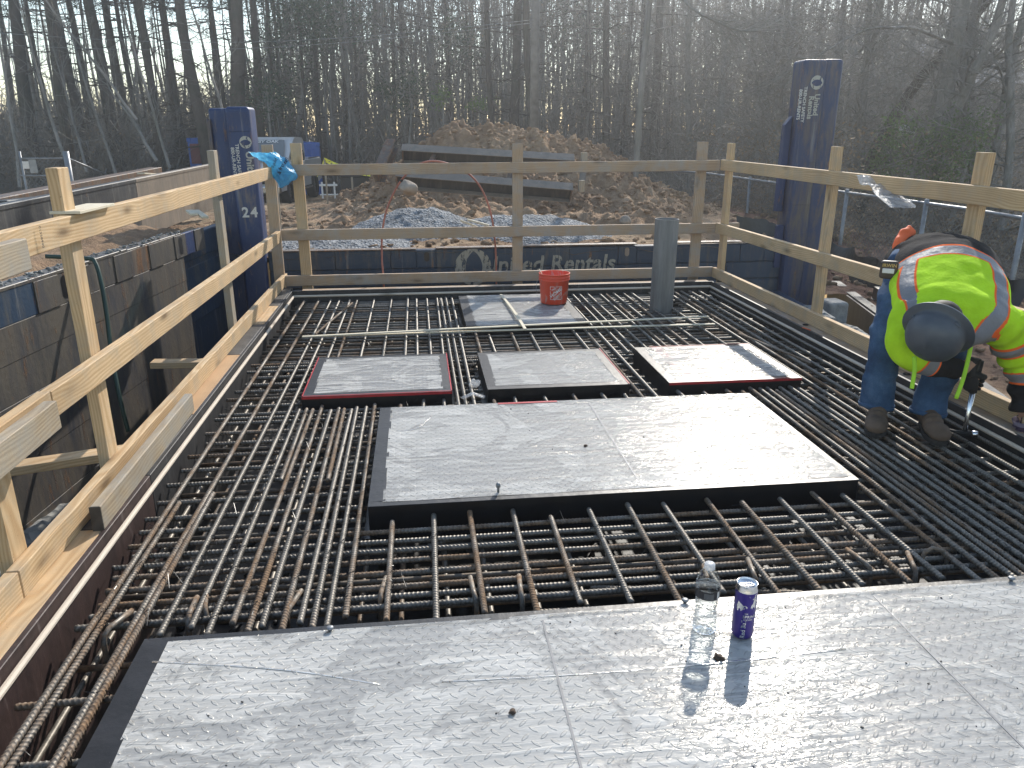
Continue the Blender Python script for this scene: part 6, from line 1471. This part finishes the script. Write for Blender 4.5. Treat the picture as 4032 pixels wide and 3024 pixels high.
b.sphere((0,.098,-.075),(.013,.02,.022),M=HMx)
for s in (-1,1): b.sphere((s*.078,-.005,-.065),(.010,.018,.03),M=HMx)
b.sphere((0,.087,-.115),(.022,.012,.006),M=HMx)
b.tube([HMx@Vector((0,-.03,-.07)),Vector((2.235,2.93,.53)),Vector((2.30,3.02,.57))],[.055,.06,.08],16)
def hand(b,M,grip=.017,scale=1):
    """hand closed round a rod lying on local Z; palm on +X side, wrist toward +Z"""
    b.sphere((.036,.0,.004),(.017,.036,.046),M=M,seg=14,ring=10)
    for i,(z,rr,L) in enumerate(((.034,.0098,3.9),(.012,.0102,4.2),(-.010,.0098,4.0),(-.031,.0088,3.6))):
        R=grip+.012; b.tube([( (R+.004*math.cos(3*a))*math.cos(a),-(R)*math.sin(a),z-.002*a) for a in [.15+L*k/9 for k in range(10)]],[rr*(1-.25*k/9) for k in range(10)],9,M=M)
    R=grip+.013; b.tube([(.038,.016,.040),(.022,.034,.036),(R*math.cos(1.9),R*math.sin(1.9)+.004,.026),(R*math.cos(2.7),R*math.sin(2.7),.014),(R*math.cos(3.3),R*math.sin(3.3),.004)],[.0135,.013,.0115,.0105,.009],9,M=M)
    b.tube([(.038,0,.03),(.036,.0,.075),(.030,.0,.11)],[(.022,.028),(.021,.026),(.024,.028)],12,M=M)
MR=Matrix.Translation(W(3838,1500,Y=3.0))@Matrix.Rotation(R_(200),4,'Z')
ML2=Matrix.Translation((2.645,2.885,.035))@Matrix.Rotation(R_(60),4,'Z')
for M,e in ((MR,ARR[-1][0]),(ML2,ARL[-1][0])):
    hand(b,M); b.tube([M@Vector((.034,0,.09)),Vector(e)],[.026,.03],12)
me=densify(b.mesh('body'),.0065,2); simple('skin',(.42,.24,.17),.6,0,.08,9); body=pput('body',me,MAT['skin'])
for s in (-1,1):
    b=MB(); b.sphere((s*.03,.088,-.052),(.011,.007,.008),M=HMx,seg=10,ring=8); pput('eye',b.mesh('eye'),MAT['white_paint'])
b=MB(); b.sphere((0,-.012,-.055),(.083,.094,.085),M=HMx); pput('hair',b.mesh('hair'),simple('hair_dark',(.02,.015,.012),.7))
# gloves
simple('glove_black',(.012,.012,.013),.8,0,.3,20,.002,200)
t=Mt('glove_plaid'); c=t.co(); x=t.n('SeparateXYZ',Vector=c).outputs[2]; k=t.math('GREATER_THAN',t.math('FRACT',t.math('MULTIPLY',x,28.)),.55); MAT['glove_plaid']=t.pbr(Base_Color=t.mix(k,(.05,.03,.06),(.20,.16,.20)),Roughness=.9)
for M,m_,e in ((MR,'glove_black',ARR[-1][0]),(ML2,'glove_plaid',ARL[-1][0])):
    b=MB(); hand(b,M); me=b.mesh('g')
    o2=bpy.data.objects.new('t',me); COL.objects.link(o2); r=o2.modifiers.new('r','REMESH'); r.mode='VOXEL'; r.voxel_size=.0035; dg=bpy.context.evaluated_depsgraph_get(); m3=bpy.data.meshes.new_from_object(o2.evaluated_get(dg)); bpy.data.objects.remove(o2)
    for v in m3.vertices: pass
    m3.update(); nn=[v.normal.copy() for v in m3.vertices]
    for v,n__ in zip(m3.vertices,nn): v.co=v.co+n__*.0022
    pput('glove',smooth(m3),MAT[m_])
# boots
simple('boot_leather',(.13,.085,.055),.8,0,.35,9,.003,60); simple('boot_sole',(.035,.03,.026),.85,0,.3,20,.002,90)
def boot(heel,toe,zf):
    d=(Vector((toe[0],toe[1],0))-Vector((heel[0],heel[1],0))); L=d.length; M=frame((heel[0],heel[1],zf),(toe[0],toe[1],zf)); k=L/.30
    b=MB(); loft(b,[((.004*k,0,.045),.018,.025),((.025*k,0,.052),.034,.044),((.075*k,0,.060),.038,.054),((.13*k,0,.056),.040,.048),((.185*k,0,.047),.047,.037),((.24*k,0,.044),.050,.034),((.28*k,0,.038),.042,.026),((.30*k,0,.034),.018,.014)],22)
    b.tube([(.07*k,0,.05),(.062*k,0,.10),(.060*k,0,.125)],[(.042,.05),(.042,.050),(.042,.052)],20)
    me=densify(b.mesh('b'),.005,2)
    NO=[v.normal.copy() for v in me.vertices]
    for vi,v in enumerate(me.vertices):
        p=v.co.copy(); v.co=p+NO[vi]*(.0035*math.sin(p.x*150+8*noise.noise(p*12))*ss(.10*k,.15*k,p.x)*ss(.24*k,.19*k,p.x)+.0025*noise.noise(p*30))
    me.transform(M); bo_=pput('boot',me,MAT['boot_leather'])
    b=MB(); pts=[]; N=28
    for i in range(N):
        a=2*pi*i/N; x=.152*k+.155*k*math.cos(a); w=(.034+.020*ss(.08*k,.24*k,x)); pts.append((x,w*math.sin(a)*(abs(math.sin(a))**-.15 if abs(math.sin(a))>.01 else 1)))
    vs=[(x,y,z) for z in (0,.022) for x,y in pts]; b.add(vs,[tuple(range(N-1,-1,-1)),tuple(range(N,2*N))]+[(i,(i+1)%N,(i+1)%N+N,i+N) for i in range(N)],M=M)
    o=b.build('sole',MAT['boot_sole']); o.parent=bo_
boot((2.20,3.285),(2.035,3.03),-.033); boot((2.375,3.195),(2.275,2.905),-.033)
# hard hat
t=Mt('hat_grey'); c=t.co(); w=t.noise(c,9,5,.7); MAT['hat']=t.pbr(Base_Color=t.ramp(w,[(.3,(.055,.068,.085)),(.7,(.085,.10,.12))]),Roughness=t.math('ADD',.32,t.math('MULTIPLY',w,.25)),Normal=t.bump(t.noise(c,45,4),.0008))
b=MB(); prof_=[(.150,-.006),(.153,.0),(.151,.003),(.125,.006),(.119,.014),(.121,.03),(.118,.06),(.105,.09),(.080,.113),(.045,.127),(.02,.1302),(.0,.131)]
b.lathe(prof_,56); 
vs=[]
for v in b.v:
    x,y,z=v; y*=1.10
    if z<.012: z-=.012*abs(y)/.15*(1 if y>0 else .6)
    if z>.05: z+=(.008*math.exp(-(x/.014)**2)*ss(.10,.05,abs(y)) + .004*math.exp(-((abs(x)-.045)/.01)**2)*ss(.09,.04,abs(y)))*ss(.0,.05,math.hypot(x,y))
    vs.append((x,y,z))
b.v=vs; me=b.mesh('hard_hat')
bm=bmesh.new(); bm.from_mesh(me); bmesh.ops.remove_doubles(bm,verts=bm.verts,dist=.0002); bm.to_mesh(me); bm.free(); me.transform(HMx); hat=pput('hard_hat',smooth(me),MAT['hat'])
ms=hat.modifiers.new('s','SOLIDIFY'); ms.thickness=.0025
for a_,s in ((.9,1),(2.25,1),(-.6,1),(3.9,1)):
    x,y=.118*math.cos(a_),.118*1.1*math.sin(a_); bm=rbox((-.015,-.007,0),(.015,.007,.02),.004,2); M=HMx@Matrix.Translation((x,y,.012))@Matrix.Rotation(a_+pi/2,4,'Z'); o=MB().bm(bm,0,True,M=M).build('accessory_slot',MAT['hat']); o.parent=hat
# draw strings
simple('lime',(.38,.72,.04),.8)
for pts in ((W(3600,1405,Y=2.86),W(3602,1450,Y=2.86),W(3595,1500,Y=2.86),W(3590,1530,Y=2.86)),(W(3826,1345,Y=2.90),W(3815,1400,Y=2.88),W(3793,1490,Y=2.87),W(3764,1570,Y=2.87))):
    b=MB(); b.tube(spline(pts,4),[(.0085,.003)]*13,8,up=(.6,.8,0)); pput('hood_string',b.mesh('s'),MAT['lime'])
# orange lining at the hip
cs=[(W(3590,905,Y=3.60),.05,.03),(W(3565,920,Y=3.58),.06,.04),(W(3545,950,Y=3.55),.055,.045),(W(3532,985,Y=3.52),.045,.04),(W(3525,1010,Y=3.50),.02,.02)]
simple('vest_orange',(.9,.14,.03),.7,0,.2,8)
vs=[];n=20
b=MB(); b.tube([c[0] for c in cs],[(c[1]*.6,c[2]*.55) for c in cs],18,up=(.6,.8,0)); me=noisy(remesh(b.mesh('v'),.008,2),.012,12); pput('vest',me,MAT['vest_orange'])
b=MB(); b.tube([W(3540,1005,Y=3.47),W(3512,1040,Y=3.42)],[.035,.03],12); pput('belt',b.mesh('b'),MAT['denim'])
# tape measure on the belt
bpy.context.view_layer.update()
tp=W(3500,1062,Y=3.30); tm=empty('tape_measure',tp,(0,0,R_(-36))); tag(tm,'brown and black tape measure clipped at the worker\'s hip','tape measure')
simple('tape_brown',(.055,.038,.025),.5,0,.3,20); simple('gold_print',(.55,.36,.10),.5)
MB().bm(rbox((-.038,-.02,-.042),(.038,.02,.042),.014,4),0,True).build('case',MAT['tape_brown'],tm)
MB().bm(rbox((-.026,-.0225,-.014),(.024,-.018,.008),.002,1)).build('white_label',MAT['white_paint'],tm)
me=text_mesh('IRWIN',.021,.02,.0005); me.transform(Matrix.Translation((.002,-.0212,.022))@Matrix.Rotation(pi/2,4,'X')); me.materials.append(MAT['gold_print']); o=bpy.data.objects.new('lettering',me); link(o,tm)
MB().bm(rbox((-.02,.02,-.03),(.02,.026,.03),.002,1)).build('belt_clip',MAT['black_paint'],tm)
# hammer
hp_=W(3838,1500,Y=3.0); hm=empty('claw_hammer',(hp_.x,hp_.y,-.03),(R_(0),0,R_(-20))); tag(hm,'steel claw hammer in the worker\'s black glove, head resting on the rebar','hammer')
hz=hp_.z+.03
b=MB(); b.tube([(0,0,hz-.055),(0,0,hz-.02),(0,0,hz+.05),(0,0,hz+.095)],[(.014,.018),(.015,.019),(.016,.020),(.018,.022)],14); b.build('grip',MAT['rubber'],hm)
b=MB(); b.tube([(0,0,.015),(0,0,.08),(0,0,hz-.05)],[(.009,.012),(.0085,.010),(.010,.012)],12); b.build('shaft',MAT['silver'],hm)
b=MB(); b.tube([(-.095,0,.030),(-.07,0,.024),(-.04,0,.016),(-.012,0,.012),(.03,0,.012)],[(.012,.002),(.013,.005),(.012,.008),(.012,.012),(.010,.011)],12); b.build('head',MAT['rubber'],hm)
b=MB(); b.tube([(.028,0,.012),(.034,0,.012),(.052,0,.012),(.054,0,.012)],[.010,.015,.0155,.0135],16); b.build('striking_face',MAT['silver'],hm)
# chisel in the other hand
q=ML2.translation; ch=MB().tube([(q.x,q.y,q.z+.06),(q.x,q.y,q.z-.02),(q.x-.005,q.y-.01,q.z-.10)],[.013,.013,.006],10).build('wooden_dowel',MAT['lumber']); tag(ch,'wooden stick held in the worker\'s plaid glove at the right picture edge','stick')
# ============================================================ air
hz_=MB().box((-420,-70,-8),(420,620,16)).build('haze',None) if False else None
def haze(dens,aniso):
    t=Mt('haze_air'); v=t.n('VolumePrincipled',Color=(.88,.91,.94,1),Density=dens,Anisotropy=aniso); t.t.links.new(v.outputs[0],t.out.inputs['Volume'])
    o=MB().box((-90,-65,-4),(90,95,17)).build('haze',t.m); tag(o,kind='stuff'); return o
haze(.0041,.7)
